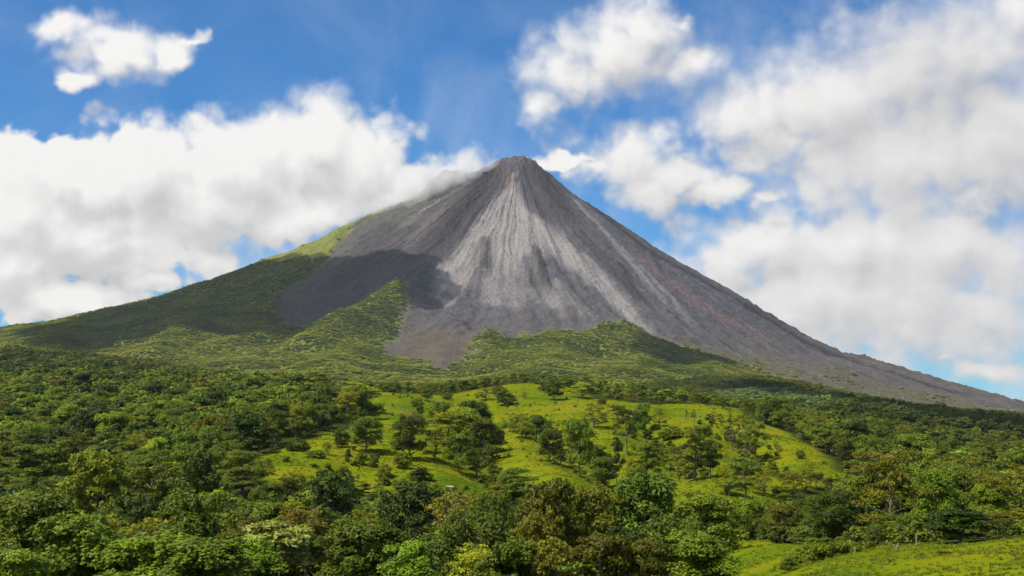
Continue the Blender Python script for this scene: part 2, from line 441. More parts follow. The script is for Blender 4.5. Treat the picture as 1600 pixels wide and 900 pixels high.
BARE_PLAN = [(-657, 6847), (-772, 6807), (-827, 6735), (-856, 6597), (-873, 6454), (-928, 6156), (-1014, 5988), (-1020, 5709), (-959, 5444), (-882, 5370), (-823, 5084), (-751, 5001), (-683, 5196), (-625, 5547), (-541, 5754), (-472, 5831), (-434, 5667), (-435, 5391), (-455, 4855), (-430, 4595), (-344, 4586), (-216, 4196), (-183, 4451), (-142, 4661), (-138, 5064), (-87, 5328), (-24, 5124), (37, 5313), (85, 5172), (202, 5378), (226, 5086), (347, 5471), (503, 5645), (548, 5439), (709, 5401), (873, 5328), (1006, 5122), (1107, 4737), (846, 3019), (891, 2726), (883, 2372), (3800, 5600), (3200, 8500), (22, 9600), (-1500, 8600)]
GRASSY_PLAN = [(-647, 6844), (-772, 6807), (-827, 6735), (-856, 6597), (-877, 6457), (-1024, 6579), (-1166, 6688), (-1316, 6841), (-1351, 6825), (-1900, 7900), (-900, 7900)]
SCRUB_PLAN = [(583, 5408), (757, 5389), (682, 5594), (911, 5553), (1056, 5779), (1174, 5452), (1365, 5831), (1542, 5497), (1813, 5544), (1904, 5164), (870, 2362), (852, 2610), (814, 2904), (1086, 4647), (995, 5066), (866, 5284), (705, 5374)]
TONGUE_PLAN = [(-398, 5301), (-400, 4874), (-430, 4595), (-414, 4213), (-308, 4107), (-191, 4080), (-139, 4559), (-129, 5011), (-197, 5243), (-300, 5326)]
FAN_PLAN = [(-10, 6756), (-54, 6657), (-137, 6462), (-228, 6205), (-327, 5988), (-335, 5752), (-268, 5712), (-180, 5870), (-138, 6078), (-81, 6132), (-29, 6068), (43, 6137), (116, 6173), (202, 6116), (299, 6037), (388, 5895), (493, 5672), (563, 5577), (544, 5795), (453, 6019), (337, 6207), (205, 6377), (80, 6518), (32, 6657)]
FOOT_PLAN = [(-97, 5881), (-28, 5941), (69, 5870), (195, 5909), (243, 5738), (160, 5672), (81, 5777), (32, 5674), (-13, 5723), (-81, 5720)]
LAVA_PLANS = [[(-139, 6984), (-33, 6917), (-10, 6767), (-69, 6641), (-158, 6427), (-250, 6222), (-309, 6073), (-463, 6135), (-413, 6339), (-305, 6571), (-201, 6839)], [(10, 6828), (149, 6979), (266, 6849), (311, 6577), (207, 6432), (129, 6492), (56, 6620), (26, 6741)], [(-630, 6662), (-741, 6543), (-792, 6222), (-826, 5852), (-673, 5953), (-525, 6181), (-461, 6510)], [(326, 6577), (389, 6342), (506, 6137), (580, 5879), (528, 5911), (405, 6137), (315, 6354)]]
PALE_STREAKS = [([(10, 6793), (0, 6525), (-15, 6200), (-33, 5868)], 30, 95, 0.6), ([(-32, 6683), (-137, 6434), (-217, 6140), (-297, 5838)], 18, 56, 0.51), ([(0, 6577), (-81, 6144), (-95, 5768)], 30, 62, 0.48), ([(46, 6525), (149, 6317), (263, 6188), (368, 6009)], 36, 78, 0.51), ([(235, 6236), (368, 6009), (496, 5705), (535, 5560)], 36, 45, 0.36), ([(320, 6754), (460, 6497), (584, 6195), (681, 5914)], 18, 34, 0.44999999999999996), ([(407, 6628), (566, 6320), (710, 6037), (793, 5727)], 15, 25, 0.3), ([(82, 6176), (112, 5948), (212, 5636)], 18, 36, 0.42), ([(196, 5934), (270, 5745), (329, 5605)], 27, 34, 0.27), ([(-202, 6873), (-352, 6770), (-470, 6631), (-614, 6505)], 9, 20, 0.33), ([(-122, 5765), (-27, 5712), (40, 5712)], 36, 45, 0.24), ([(-307, 5927), (-296, 5732)], 30, 39, 0.3), ([(-470, 6631), (-567, 6327), (-661, 6101)], 18, 39, 0.168), ([(-250, 6602), (-334, 6419), (-413, 6246)], 9, 17, 0.15)]
ROCK_BANDS = [([(-123, 6847), (-218, 6577), (-327, 6302), (-420, 6140)], 60, 73, 0.8), ([(124, 6871), (185, 6743), (252, 6513)], 66, 62, 0.8), ([(-127, 6258), (-121, 5988)], 27, 39, 0.55), ([(97, 6205), (124, 5997), (137, 5831)], 21, 45, 0.55), ([(482, 6195), (563, 5900)], 21, 22, 0.75), ([(658, 6584), (691, 6241)], 12, 14, 0.6), ([(-202, 5516), (-134, 5288)], 24, 28, 0.6), ([(198, 6974), (344, 6925), (638, 6592), (1068, 6490), (1476, 6302), (1817, 5979), (2088, 5660)], 42, 95, 0.95), ([(-363, 6968), (-519, 6855)], 30, 45, 0.7), ([(887, 5729), (976, 5627)], 21, 25, 0.5), ([(1681, 6089), (1856, 5838)], 27, 34, 0.6), ([(-1025, 5891), (-982, 5573), (-927, 5484)], 24, 22, 0.7), ([(-175, 6712), (-305, 6452)], 18, 28, 0.6)]
RED_BANDS = [([(0, 6903), (164, 6933), (264, 6963)], 48, 28, 0.35), ([(604, 6402), (856, 6070), (1122, 5981)], 42, 62, 0.6), ([(-343, 6584), (-476, 6305)], 24, 28, 0.5), ([(-98, 6917), (0, 6730)], 30, 22, 0.6)]
MEADOW_PLAN = [(-94, 505), (-98, 563), (-89, 597), (-84, 692), (-86, 818), (-97, 947), (-107, 1102), (-83, 1108), (-51, 1090), (-35, 1157), (0, 1182), (17, 1227), (40, 1230), (61, 1233), (53, 1139), (80, 1066), (98, 1002), (115, 987), (164, 1096), (155, 899), (168, 869), (163, 771), (145, 624), (139, 563), (112, 494), (94, 471), (79, 427), (38, 414), (30, 433), (17, 447), (0, 446), (-20, 429), (-37, 441), (-50, 450), (-62, 447), (-73, 438), (-86, 458)]
FIELD_PLAN = [(54, 354), (45, 221), (49, 211), (47, 169), (49, 150), (55, 146), (90, 90), (60, 30), (15, 40), (20, 110), (29, 190)]
GLADE_PLAN = [(-60, 329), (-46, 330), (-44, 316), (-59, 317)]
TRACK_PLAN = [(-90, 916), (-72, 911), (-61, 867), (-52, 763), (-53, 711)]
PALE_RISE = [(123, 922), (311, 2148), (407, 2417), (494, 2514), (546, 2433), (479, 1971), (288, 1343), (165, 929)]
LIT_PATCH = [(-22, 469), (-17, 466)]
LONE_TREES = [(-58.0, 546.2, 13.8, 14.0, 'broad'), (-68.9, 556.1, 7.9, 9.1, 'round'), (-53.9, 562.0, 5.3, 4.1, 'thin'), (-39.7, 533.3, 17.4, 14.3, 'broad'), (-54.0, 781.9, 12.3, 9.5, 'broad'), (-59.5, 965.2, 9.1, 10.0, 'round'), (-79.2, 793.6, 9.2, 13.5, 'broad'), (-29.2, 625.8, 16.4, 22.9, 'airy'), (-37.2, 724.5, 16.7, 17.7, 'broad'), (-23.7, 635.2, 20.0, 24.0, 'broad'), (-20.9, 746.5, 19.6, 20.9, 'round'), (-12.5, 598.4, 18.2, 18.2, 'broad'), (-30.1, 538.9, 12.4, 14.4, 'airy'), (-20.8, 526.2, 14.4, 15.4, 'broad'), (-13.8, 538.1, 11.3, 13.1, 'airy'), (-8.9, 633.3, 13.3, 13.9, 'round'), (-28.2, 805.6, 15.2, 19.6, 'airy'), (-4.7, 1002.0, 11.6, 18.3, 'round'), (9.6, 1024.7, 5.9, 5.0, 'thin'), (32.0, 1037.0, 15.2, 16.4, 'broad'), (47.8, 1136.0, 13.1, 20.8, 'broad'), (56.3, 1096.0, 12.7, 24.0, 'airy'), (26.4, 1130.9, 7.1, 13.8, 'round'), (4.8, 683.5, 12.2, 15.0, 'airy'), (12.1, 684.5, 12.9, 14.2, 'broad'), (-1.0, 747.6, 10.2, 10.9, 'thin'), (15.7, 580.7, 14.0, 12.0, 'broad'), (20.6, 582.5, 11.0, 10.6, 'airy'), (25.8, 527.8, 22.2, 13.5, 'broad'), (27.5, 635.2, 11.3, 11.6, 'thin'), (35.2, 581.6, 9.2, 12.1, 'broad'), (33.7, 500.1, 10.5, 12.8, 'broad'), (43.1, 722.3, 12.9, 18.5, 'airy'), (57.5, 746.5, 11.8, 16.4, 'airy'), (50.1, 598.4, 20.1, 12.4, 'tall'), (36.6, 482.5, 19.0, 6.5, 'tall'), (71.0, 732.1, 18.4, 15.2, 'broad'), (84.8, 790.1, 10.8, 12.5, 'airy'), (44.4, 502.4, 9.5, 11.0, 'airy'), (48.9, 500.9, 13.7, 11.6, 'broad'), (59.4, 491.2, 10.3, 12.0, 'airy'), (63.0, 473.9, 19.4, 13.3, 'emergent'), (60.4, 481.1, 12.6, 8.8, 'tall'), (69.5, 482.5, 12.7, 11.8, 'broad'), (91.3, 653.5, 11.7, 10.4, 'broad'), (83.9, 720.2, 6.8, 13.2, 'bush'), (104.4, 822.6, 6.0, 3.0, 'dead'), (106.8, 803.2, 8.4, 3.4, 'dead'), (122.5, 833.8, 7.0, 4.6, 'thin'), (137.5, 866.8, 6.4, 5.3, 'thin'), (110.4, 649.6, 20.5, 17.4, 'airy'), (113.1, 639.0, 18.1, 14.0, 'tall'), (110.0, 684.5, 15.8, 12.5, 'thin'), (72.8, 430.1, 14.9, 12.6, 'tall'), (70.3, 445.1, 9.3, 13.6, 'airy'), (83.4, 454.5, 10.5, 11.1, 'airy'), (126.5, 657.4, 8.3, 4.0, 'thin'), (118.5, 547.9, 6.3, 8.7, 'airy'), (151.0, 626.7, 9.2, 8.4, 'round'), (93.3, 456.6, 8.6, 11.1, 'airy'), (101.1, 473.2, 7.0, 8.7, 'airy'), (1.1, 472.5, 10.4, 17.9, 'round'), (-5.4, 466.2, 7.3, 12.5, 'airy'), (-53.9, 483.2, 5.1, 2.4, 'thin'), (-60.0, 505.4, 5.3, 3.1, 'bush'), (-55.4, 506.9, 4.8, 4.3, 'bush'), (-50.6, 506.1, 5.3, 4.9, 'bush'), (-45.4, 488.3, 5.1, 6.0, 'bush'), (-40.4, 504.6, 5.8, 8.0, 'bush'), (-81.6, 530.9, 4.5, 7.1, 'bush'), (-85.2, 530.1, 3.3, 4.5, 'bush'), (-69.4, 513.8, 5.4, 4.4, 'thin'), (-73.4, 508.4, 2.7, 6.8, 'bush'), (-31.5, 484.0, 5.1, 8.8, 'bush'), (-53.2, 544.6, 2.3, 4.0, 'bush'), (-48.0, 1027.8, 5.4, 8.8, 'bush'), (-19.3, 1030.8, 9.7, 16.3, 'airy'), (-10.1, 1084.6, 6.8, 13.2, 'bush'), (64.4, 984.2, 4.7, 7.2, 'bush'), (-87.4, 891.7, 4.2, 8.7, 'bush'), (-33.7, 453.8, 6.2, 8.3, 'airy'), (-25.4, 455.9, 5.7, 8.3, 'airy'), (109.4, 547.0, 4.0, 4.7, 'bush'), (108.8, 577.3, 4.8, 5.6, 'bush'), (132.9, 634.3, 4.0, 5.4, 'bush')]
FRONT_TREES = [(-19.8, 190.0, 11.5, 10.7, 'bright'), (-13.0, 175.0, 9.2, 7.4, 'bright'), (-39.5, 230.0, 10.7, 11.9, 'pale'), (-12.8, 290.0, 21.4, 12.2, 'dry'), (6.3, 235.0, 22.8, 13.8, 'olive'), (14.1, 242.0, 20.6, 13.0, 'olive'), (24.9, 255.0, 19.5, 15.5, 'dark'), (5.3, 168.0, 10.9, 8.7, 'olive'), (10.8, 166.0, 10.9, 9.3, 'olive'), (16.5, 168.0, 9.6, 8.7, 'olive'), (0.0, 170.0, 10.2, 8.8, 'bright'), (32.9, 240.0, 11.7, 12.4, 'broad'), (-5.8, 210.0, 17.2, 10.8, 'broad'), (-59.9, 190.0, 15.2, 13.4, 'bright'), (-79.0, 230.0, 19.5, 14.0, 'broad'), (-47.5, 180.0, 12.2, 12.7, 'bright'), (-38.1, 175.0, 9.4, 10.7, 'bright'), (-57.7, 160.0, 9.3, 9.0, 'broad'), (-55.7, 240.0, 19.0, 12.4, 'broad'), (-36.0, 185.0, 7.7, 7.8, 'bright'), (-35.6, 240.0, 9.6, 6.8, 'tall'), (-105.9, 350.0, 29.1, 19.7, 'olive'), (-84.4, 370.0, 25.0, 13.9, 'dark'), (-82.1, 420.0, 14.5, 17.7, 'yellow'), (-104.3, 400.0, 23.5, 16.9, 'umbrella'), (-22.3, 300.0, 21.4, 15.5, 'dark'), (-43.0, 330.0, 22.0, 13.9, 'dark'), (-41.6, 280.0, 16.6, 11.8, 'rusty'), (-165.5, 480.0, 26.5, 22.5, 'umbrella'), (-28.9, 260.0, 13.5, 7.3, 'airy'), (79.0, 290.0, 19.5, 17.7, 'mossy'), (99.5, 310.0, 21.1, 17.4, 'umbrella'), (63.5, 285.0, 9.7, 9.4, 'airy'), (55.2, 280.0, 8.7, 7.9, 'dry'), (70.1, 290.0, 11.8, 10.9, 'broad'), (84.6, 285.0, 8.2, 8.0, 'broad'), (91.6, 290.0, 12.3, 12.2, 'broad'), (96.2, 280.0, 9.6, 11.8, 'broad'), (99.0, 270.0, 7.2, 10.1, 'olive'), (49.7, 282.0, 6.9, 9.3, 'airy'), (44.2, 280.0, 7.0, 9.2, 'broad'), (70.2, 275.0, 5.3, 7.7, 'airy'), (116.5, 330.0, 15.3, 15.5, 'dark'), (95.1, 330.0, 15.6, 10.8, 'broad'), (64.5, 278.0, 5.7, 7.8, 'olive'), (58.0, 278.0, 5.1, 6.5, 'airy'), (22.1, 170.0, 9.2, 8.8, 'broad'), (4.0, 215.0, 17.3, 9.1, 'olive'), (-3.6, 260.0, 21.5, 9.8, 'broad'), (23.2, 200.0, 13.0, 8.4, 'broad')]
FIELD_BUSHES = [(35.6, 171.0, 1.8, 2.9), (36.1, 164.5, 2.6, 3.1), (37.7, 164.9, 2.2, 3.1), (39.5, 165.7, 1.9, 2.3), (31.3, 155.6, 1.6, 2.2), (41.1, 164.5, 1.1, 1.7), (43.3, 167.0, 0.9, 1.4), (39.9, 134.8, 0.4, 0.6), (41.8, 133.9, 0.3, 1.9)]
POSTS = [(46.42, 158.7, 1.19, 0.02), (54.99, 191.89, 1.8, -0.3), (43.26, 156.06, 0.59, 0.5), (43.11, 154.76, 0.58, -0.5), (40.38, 162.87, 0.61, 0)]
SHED_AT = (-21.5, 477.8)
SHADES = [[(-2157, 5971, 365), (-2022, 6622, 494), (-1614, 6728, 613), (-1322, 6842, 735), (-1087, 6594, 736), (-873, 6389, 715), (-660, 6222, 716), (-434, 6144, 718), (-349, 5990, 627), (-322, 5816, 526), (-366, 5653, 444), (-422, 5683, 462), (-459, 5884, 566), (-547, 5822, 533), (-633, 5665, 460), (-704, 5362, 361), (-754, 5028, 288), (-853, 4918, 271), (-1135, 5146, 318), (-1323, 4866, 269), (-1468, 4606, 228), (-830, 2303, 116)], [(498, 5317, 273), (705, 5373, 251), (804, 5206, 200), (687, 4897, 171), (532, 4734, 173), (463, 4944, 209)], [(359, 2479, 64), (483, 2718, 76), (531, 2474, 55), (604, 2159, 25), (805, 2184, 4), (575, 1563, -2), (473, 1562, 9), (429, 1839, 28), (411, 2203, 48)]]

# ------------------------------------------------------------------ mesh and material helpers
def mesh_np(name, verts, quads=None, tris=None, smooth=True):
    me = bpy.data.meshes.new(name)
    verts = np.ascontiguousarray(verts, np.float32)
    me.vertices.add(len(verts))
    me.vertices.foreach_set('co', verts.ravel())
    loops, sizes = [], []
    if quads is not None and len(quads):
        loops.append(np.asarray(quads, np.int32).ravel()); sizes.append(np.full(len(quads), 4, np.int32))
    if tris is not None and len(tris):
        loops.append(np.asarray(tris, np.int32).ravel()); sizes.append(np.full(len(tris), 3, np.int32))
    loops = np.concatenate(loops); sizes = np.concatenate(sizes)
    me.loops.add(len(loops)); me.loops.foreach_set('vertex_index', loops)
    me.polygons.add(len(sizes))
    me.polygons.foreach_set('loop_start', np.concatenate([[0], np.cumsum(sizes)[:-1]]).astype(np.int32))
    me.update(calc_edges=True)
    me.polygons.foreach_set('use_smooth', np.full(len(sizes), smooth))
    return me

def link(name, me, mat=None, parent=None, loc=(0, 0, 0)):
    o = bpy.data.objects.new(name, me)
    COL.objects.link(o)
    if mat is not None and me is not None and not me.materials:
        me.materials.append(mat)
    o.parent = parent
    o.location = loc
    return o

def tag(o, label=None, cat=None, group=None, kind=None):
    for k, v in (('label', label), ('category', cat), ('group', group), ('kind', kind)):
        if v:
            o[k] = v
    return o

def vcolor(me, name, rgb):
    a = me.color_attributes.new(name, 'FLOAT_COLOR', 'POINT')
    c = np.ones((len(rgb), 4), np.float32)
    c[:, :3] = rgb
    a.data.foreach_set('color', c.ravel())

def vfloat(me, name, val, domain='POINT'):
    a = me.attributes.new(name, 'FLOAT', domain)
    a.data.foreach_set('value', np.asarray(val, np.float32))

class Mat:
    """Small node builder."""
    def __init__(self, name):
        self.m = bpy.data.materials.new(name)
        self.m.use_nodes = True
        self.t = self.m.node_tree
        self.t.nodes.clear()
        self.out = self.t.nodes.new('ShaderNodeOutputMaterial')
    def n(self, typ, ins=None, **kw):
        n = self.t.nodes.new(typ)
        for k, v in kw.items():
            setattr(n, k, v)
        for k, v in (ins or {}).items():
            if hasattr(v, 'links') or isinstance(v, bpy.types.NodeSocket):
                self.t.links.new(v, n.inputs[k])
            else:
                n.inputs[k].default_value = v
        return n
    def math(self, op, a, b=0.0, clamp=False):
        n = self.n('ShaderNodeMath', {0: a, 1: b}, operation=op)
        n.use_clamp = clamp
        return n.outputs[0]
    def mix(self, f, a, b, mode='MIX'):
        n = self.n('ShaderNodeMix', data_type='RGBA', blend_type=mode)
        for k, v in ((0, f), (6, a), (7, b)):
            if isinstance(v, bpy.types.NodeSocket):
                self.t.links.new(v, n.inputs[k])
            else:
                n.inputs[k].default_value = v if not isinstance(v, tuple) or len(v) == 4 else (*v, 1)
        return n.outputs[2]
    def noise(self, scale, detail=4, rough=.55, vec=None, out='Fac', dist=0.0):
        n = self.n('ShaderNodeTexNoise', {'Scale': scale, 'Detail': detail, 'Roughness': rough, 'Distortion': dist})
        if vec is not None:
            self.t.links.new(vec, n.inputs['Vector'])
        return n.outputs[out]
    def ramp(self, fac, stops):
        n = self.n('ShaderNodeValToRGB', {0: fac})
        e = n.color_ramp.elements
        while len(e) < len(stops):
            e.new(.5)
        for i, (p, c) in enumerate(stops):
            e[i].position = p
            e[i].color = (*c, 1)
        return n.outputs[0]
    def rng(self, v, a, b, c=0.0, d=1.0):
        return self.n('ShaderNodeMapRange', {'Value': v, 'From Min': a, 'From Max': b, 'To Min': c, 'To Max': d}).outputs[0]
    def finish(self, shader):
        self.t.links.new(shader, self.out.inputs['Surface'])
        return self.m

def inside(px, py, poly, wob=None, soft=1.0):
    """Soft inside test in plan: 1 inside, 0 outside, edge shifted by wob metres."""
    P = np.asarray(poly, float)
    c = np.zeros(np.shape(px), bool)
    j = len(P) - 1
    dist = np.full(np.shape(px), 1e9)
    for i in range(len(P)):
        xi, yi = P[i]; xj, yj = P[j]
        with np.errstate(divide='ignore', invalid='ignore'):
            c ^= ((yi > py) != (yj > py)) & (px < (xj - xi) * (py - yi) / (yj - yi) + xi)
        dx, dy = xj - xi, yj - yi
        t = np.clip(((px - xi) * dx + (py - yi) * dy) / (dx * dx + dy * dy + 1e-9), 0, 1)
        dist = np.minimum(dist, np.hypot(px - xi - t * dx, py - yi - t * dy))
        j = i
    sd = np.where(c, dist, -dist)
    if wob is not None:
        sd = sd + wob
    return sstep(-soft, soft, sd)

def meadow_mask(x, y):
    w = 7 * fbm(x / 22, y / 30, 3, 91)
    a = inside(x, y, MEADOW_PLAN, w, 4)
    b = inside(x, y, FIELD_PLAN, 1.5 * fbm(x / 8, y / 8, 3, 92), 1.0)
    c = inside(x, y, GLADE_PLAN, fbm(x / 6, y / 6, 2, 93), 1.0)
    return np.maximum(np.maximum(a, b), c)

def bare_mask(x, y):
    w = 55 * fbm(x / 110, y / 170, 4, 95) + 22 * fbm(x / 28, y / 40, 3, 96)
    return inside(x, y, BARE_PLAN, w, 34)

# ------------------------------------------------------------------ ground: one sheet out to the horizon
def build_ground():
    rr = np.concatenate([[0.5, 4, 8], np.geomspace(12, 100, 60), np.geomspace(100.6, 2600, 520), np.geomspace(2640, 9300, 50)])
    az = np.concatenate([np.linspace(-math.pi, -.62, 46)[:-1], np.linspace(-.62, -.42, 60)[:-1], np.linspace(-.42, .42, 760), np.linspace(.42, .62, 60)[1:], np.linspace(.62, math.pi, 46)[1:]])
    A, Rr = np.meshgrid(az, rr)
    X, Y = Rr * np.sin(A), Rr * np.cos(A)
    Z = land(X, Y)
    n, m = A.shape
    idx = np.arange(n * m).reshape(n, m)
    q = np.stack([idx[:-1, :-1], idx[:-1, 1:], idx[1:, 1:], idx[1:, :-1]], -1).reshape(-1, 4)
    me = mesh_np('ground', np.stack([X, Y, Z], -1).reshape(-1, 3), q[:, ::-1])
    xf, yf = X.ravel(), Y.ravel()
    near = np.hypot(xf, yf) < 2600
    g = np.zeros(len(xf)); tr = np.zeros(len(xf))
    g[near] = meadow_mask(xf[near], yf[near])
    d, _ = seg_dist(xf[near], yf[near], TRACK_PLAN)
    tr[near] = (1 - sstep(1.2, 3.2, d + 1.2 * fbm(xf[near] / 6, yf[near] / 6, 2, 3))) * .8
    vfloat(me, 'grass', g)
    vfloat(me, 'bare_track', tr)
    M = Mat('ground')
    geo = M.n('ShaderNodeNewGeometry')
    pos = geo.outputs['Position']
    big = M.noise(.018, 4, .6, pos)
    mid = M.noise(.11, 5, .65, pos, dist=.4)
    fine = M.noise(1.3, 4, .7, pos)
    c = M.ramp(big, [(.34, (.060, .105, .005)), (.47, (.120, .152, .005)), (.60, (.160, .165, .006)), (.74, (.175, .155, .012))])
    c = M.mix(M.rng(mid, .52, .70), c, (.055, .092, .006))
    c = M.mix(M.rng(mid, .40, .25, 0, .7), c, (.20, .165, .012))
    c = M.mix(M.rng(fine, .5, .75, 0, .55), c, (.055, .080, .003))
    c = M.mix(M.n('ShaderNodeAttribute', attribute_name='bare_track').outputs['Fac'], c, (.14, .085, .032))
    f = M.ramp(mid, [(.3, (.018, .026, .006)), (.7, (.045, .058, .010))])
    col = M.mix(M.n('ShaderNodeAttribute', attribute_name='grass').outputs['Fac'], f, c)
    bump = M.n('ShaderNodeBump', {'Strength': .9, 'Distance': .35, 'Height': M.math('ADD', fine, M.math('MULTIPLY', mid, 3.0))})
    b = M.n('ShaderNodeBsdfPrincipled', {'Base Color': col, 'Roughness': 1.0, 'Specular IOR Level': 0.0, 'Normal': bump.outputs[0]})
    tag(link('ground', me, M.finish(b.outputs[0])), kind='structure')

# ------------------------------------------------------------------ volcano
def streak_field(x, y, streaks, seed, rag):
    th = np.arctan2(x - SUMMIT[0], -(y - SUMMIT[1]))
    r = np.hypot(x - SUMMIT[0], y - SUMMIT[1])
    n = (fbm(th * 34, r / 300, 3, seed) + .5 * fbm(th * 110, r / 200, 3, seed + 5)) * rag
    out = np.zeros(np.shape(x))
    for pts, wa, wb, s in streaks:
        d, f = seg_dist(x, y, pts)
        w = wa + (wb - wa) * f
        end = 1 - .6 * sstep(.8, 1.0, f)
        out = np.maximum(out, s * end * (1 - sstep(.1, 1.5, d / w + n)))
    return out

def build_volcano():
    rr = np.concatenate([np.linspace(1, 120, 26), np.linspace(125, 1500, 250), np.linspace(1506, 2700, 170), np.linspace(2720, 4400, 90), np.linspace(4450, 6400, 30)])
    th = np.concatenate([np.linspace(-math.pi, -2.0, 40)[:-1], np.linspace(-2.0, 2.0, 1150), np.linspace(2.0, math.pi, 40)[1:]])
    T, Rr = np.meshgrid(th, rr)
    X, Y = SUMMIT[0] + Rr * np.sin(T), SUMMIT[1] - Rr * np.cos(T)
    Z = cone(X, Y)
    Z = Z - 60 * sstep(5200, 6400, Rr)
    n, m = T.shape
    idx = np.arange(n * m).reshape(n, m)
    q = np.stack([idx[:-1, :-1], idx[:-1, 1:], idx[1:, 1:], idx[1:, :-1]], -1).reshape(-1, 4)
    xf, yf, rf, tf = X.ravel(), Y.ravel(), Rr.ravel(), T.ravel()
    me = mesh_np('volcano', np.stack([X, Y, Z], -1).reshape(-1, 3), q)
    bare = bare_mask(xf, yf)
    wob = .04 * fbm(xf / 400, yf / 400, 3, 4)
    grain = fbm((tf + wob) * 42, rf / 480, 4, 101)             # streaks that run down the slope
    grain2 = fbm((tf + wob) * 120, rf / 150, 3, 111)
    rough = fbm(xf / 32, yf / 32, 4, 121)
    C = lambda *c: np.array(c)[None]
    base = C(.070, .065, .076) * (1 + .36 * grain + .08 * grain2 + .5 * rough)[:, None]
    apron = sstep(1150, 1900, rf)[:, None]
    base = base * (1 - apron) + C(.080, .070, .064) * (1 + .35 * grain + .4 * rough)[:, None] * apron
    lm = sstep(0.35, 1.0, -tf) * sstep(150, 500, rf)               # old left side: grey green lichen and thin turf
    base = base * (1 - lm[:, None] * .5) + C(.085, .080, .058) * lm[:, None] * .5
    pale = streak_field(xf, yf, PALE_STREAKS, 131, .55) * (1 + .06 * grain2 + .25 * rough)
    pale = np.clip(pale * (1 + .35 * grain), 0, 1)[:, None]
    base = base * (1 - pale) + C(.265, .243, .228) * (1 + .12 * grain2)[:, None] * pale
    steep = sstep(.05, .5, fbm(xf / 70, yf / 110, 4, 125) + .5 * grain) * sstep(40, 160, rf) * (1 - apron[:, 0]) * sstep(-.02, .12, np.abs(tf + .02) - .05)
    steep = (steep * .5)[:, None] * (1 - pale)
    base = base * (1 - steep) + C(.052, .046, .049) * (1 + .5 * rough)[:, None] * steep          # dark broken lava
    rag = 30 * fbm(tf * 40, rf / 200, 3, 201) + 40 * fbm(xf / 90, yf / 90, 4, 202)
    fan = inside(xf, yf, FAN_PLAN, rag, 38) * np.clip(.72 + .5 * grain + .25 * fbm(xf / 140, yf / 140, 3, 203), .2, 1)
    foot = inside(xf, yf, FOOT_PLAN, rag, 34) * .35
    fan = np.maximum(fan, foot)[:, None]
    base = base * (1 - fan) + C(.222, .204, .194) * (1 + .12 * grain2)[:, None] * fan
    for q in LAVA_PLANS:
        lv = inside(xf, yf, q, rag * 1.2, 30) * np.clip(.75 + .9 * rough + .5 * grain, 0, 1)
        lv = lv[:, None] * .95
        base = base * (1 - lv) + C(.042, .037, .043) * (1 + .5 * rough)[:, None] * lv
    red = streak_field(xf, yf, RED_BANDS, 141, .8)[:, None] * .7
    base = base * (1 - red) + C(.145, .085, .075) * red
    rock = streak_field(xf, yf, ROCK_BANDS, 151, .7)[:, None]
    rock = np.clip(rock * (1.25 + .6 * rough[:, None]), 0, 1)
    base = base * (1 - rock) + C(.034, .029, .030) * (1 + .5 * rough)[:, None] * rock
    ton = inside(xf, yf, TONGUE_PLAN, 20 * fbm(xf / 60, yf / 60, 3, 8), 20)[:, None] * .6
    base = base * (1 - ton) + C(.085, .066, .046) * ton
    scrub = inside(xf, yf, SCRUB_PLAN, 90 * fbm(xf / 160, yf / 160, 4, 161), 70) * (.45 + .9 * np.clip(fbm(xf / 60, yf / 60, 4, 171) + .25, 0, 1))
    right = sstep(.8, 1.5, tf) * sstep(1500, 2100, rf) * sstep(-.1, .35, fbm(xf / 110, yf / 110, 4, 172)) * .75
    scrub = np.clip(np.maximum(scrub, right), 0, 1)[:, None] * .8
    base = base * (1 - scrub) + C(.085, .080, .030) * scrub
    veg = C(.115, .145, .024) * (1 + .4 * rough)[:, None]
    gr = inside(xf, yf, GRASSY_PLAN, 90 * fbm(xf / 120, yf / 120, 4, 181), 60)[:, None]
    gr = gr * (1 - np.clip(sstep(.15, .5, fbm(tf * 60, rf / 600, 3, 191))[:, None], 0, 1) * .7)
    alb = veg * (1 - bare[:, None]) + base * bare[:, None]
    alb = alb * (1 - gr) + C(.150, .155, .034) * gr
    vcolor(me, 'albedo', np.clip(alb, .012, .5))
    M = Mat('volcano')
    at = M.n('ShaderNodeAttribute', attribute_name='albedo').outputs['Color']
    pos = M.n('ShaderNodeNewGeometry').outputs['Position']
    n1 = M.noise(.09, 6, .7, pos)
    col = M.mix(1.0, at, M.ramp(n1, [(.25, (.55, .55, .57)), (.5, (1, 1, 1)), (.75, (1.4, 1.38, 1.34))]), 'MULTIPLY')
    bump = M.n('ShaderNodeBump', {'Strength': .8, 'Distance': 9.0, 'Height': M.noise(.06, 7, .65, pos)})
    b = M.n('ShaderNodeBsdfPrincipled', {'Base Color': col, 'Roughness': .95, 'Specular IOR Level': .1, 'Normal': bump.outputs[0]})
    tag(link('volcano', me, M.finish(b.outputs[0])), kind='structure')

build_ground()
build_volcano()

# ------------------------------------------------------------------ trees: every kind is a tapered trunk with limbs and a crown of leaf blades
def tube(pts, radii, sides=6):
    P = np.asarray(pts, float)
    n = len(P)
    V, Q = [], []
    for i in range(n):
        d = P[min(i + 1, n - 1)] - P[max(i - 1, 0)]
        d /= np.linalg.norm(d) + 1e-9
        a = np.cross(d, (0.31, 0.95, 0.1)); a /= np.linalg.norm(a)
        b = np.cross(d, a)
        for k in range(sides):
            t = 2 * math.pi * k / sides
            V.append(P[i] + radii[i] * (a * math.cos(t) + b * math.sin(t)))
    for i in range(n - 1):
        for k in range(sides):
            k2 = (k + 1) % sides
            Q.append((i * sides + k, i * sides + k2, (i + 1) * sides + k2, (i + 1) * sides + k))
    return np.array(V), np.array(Q)

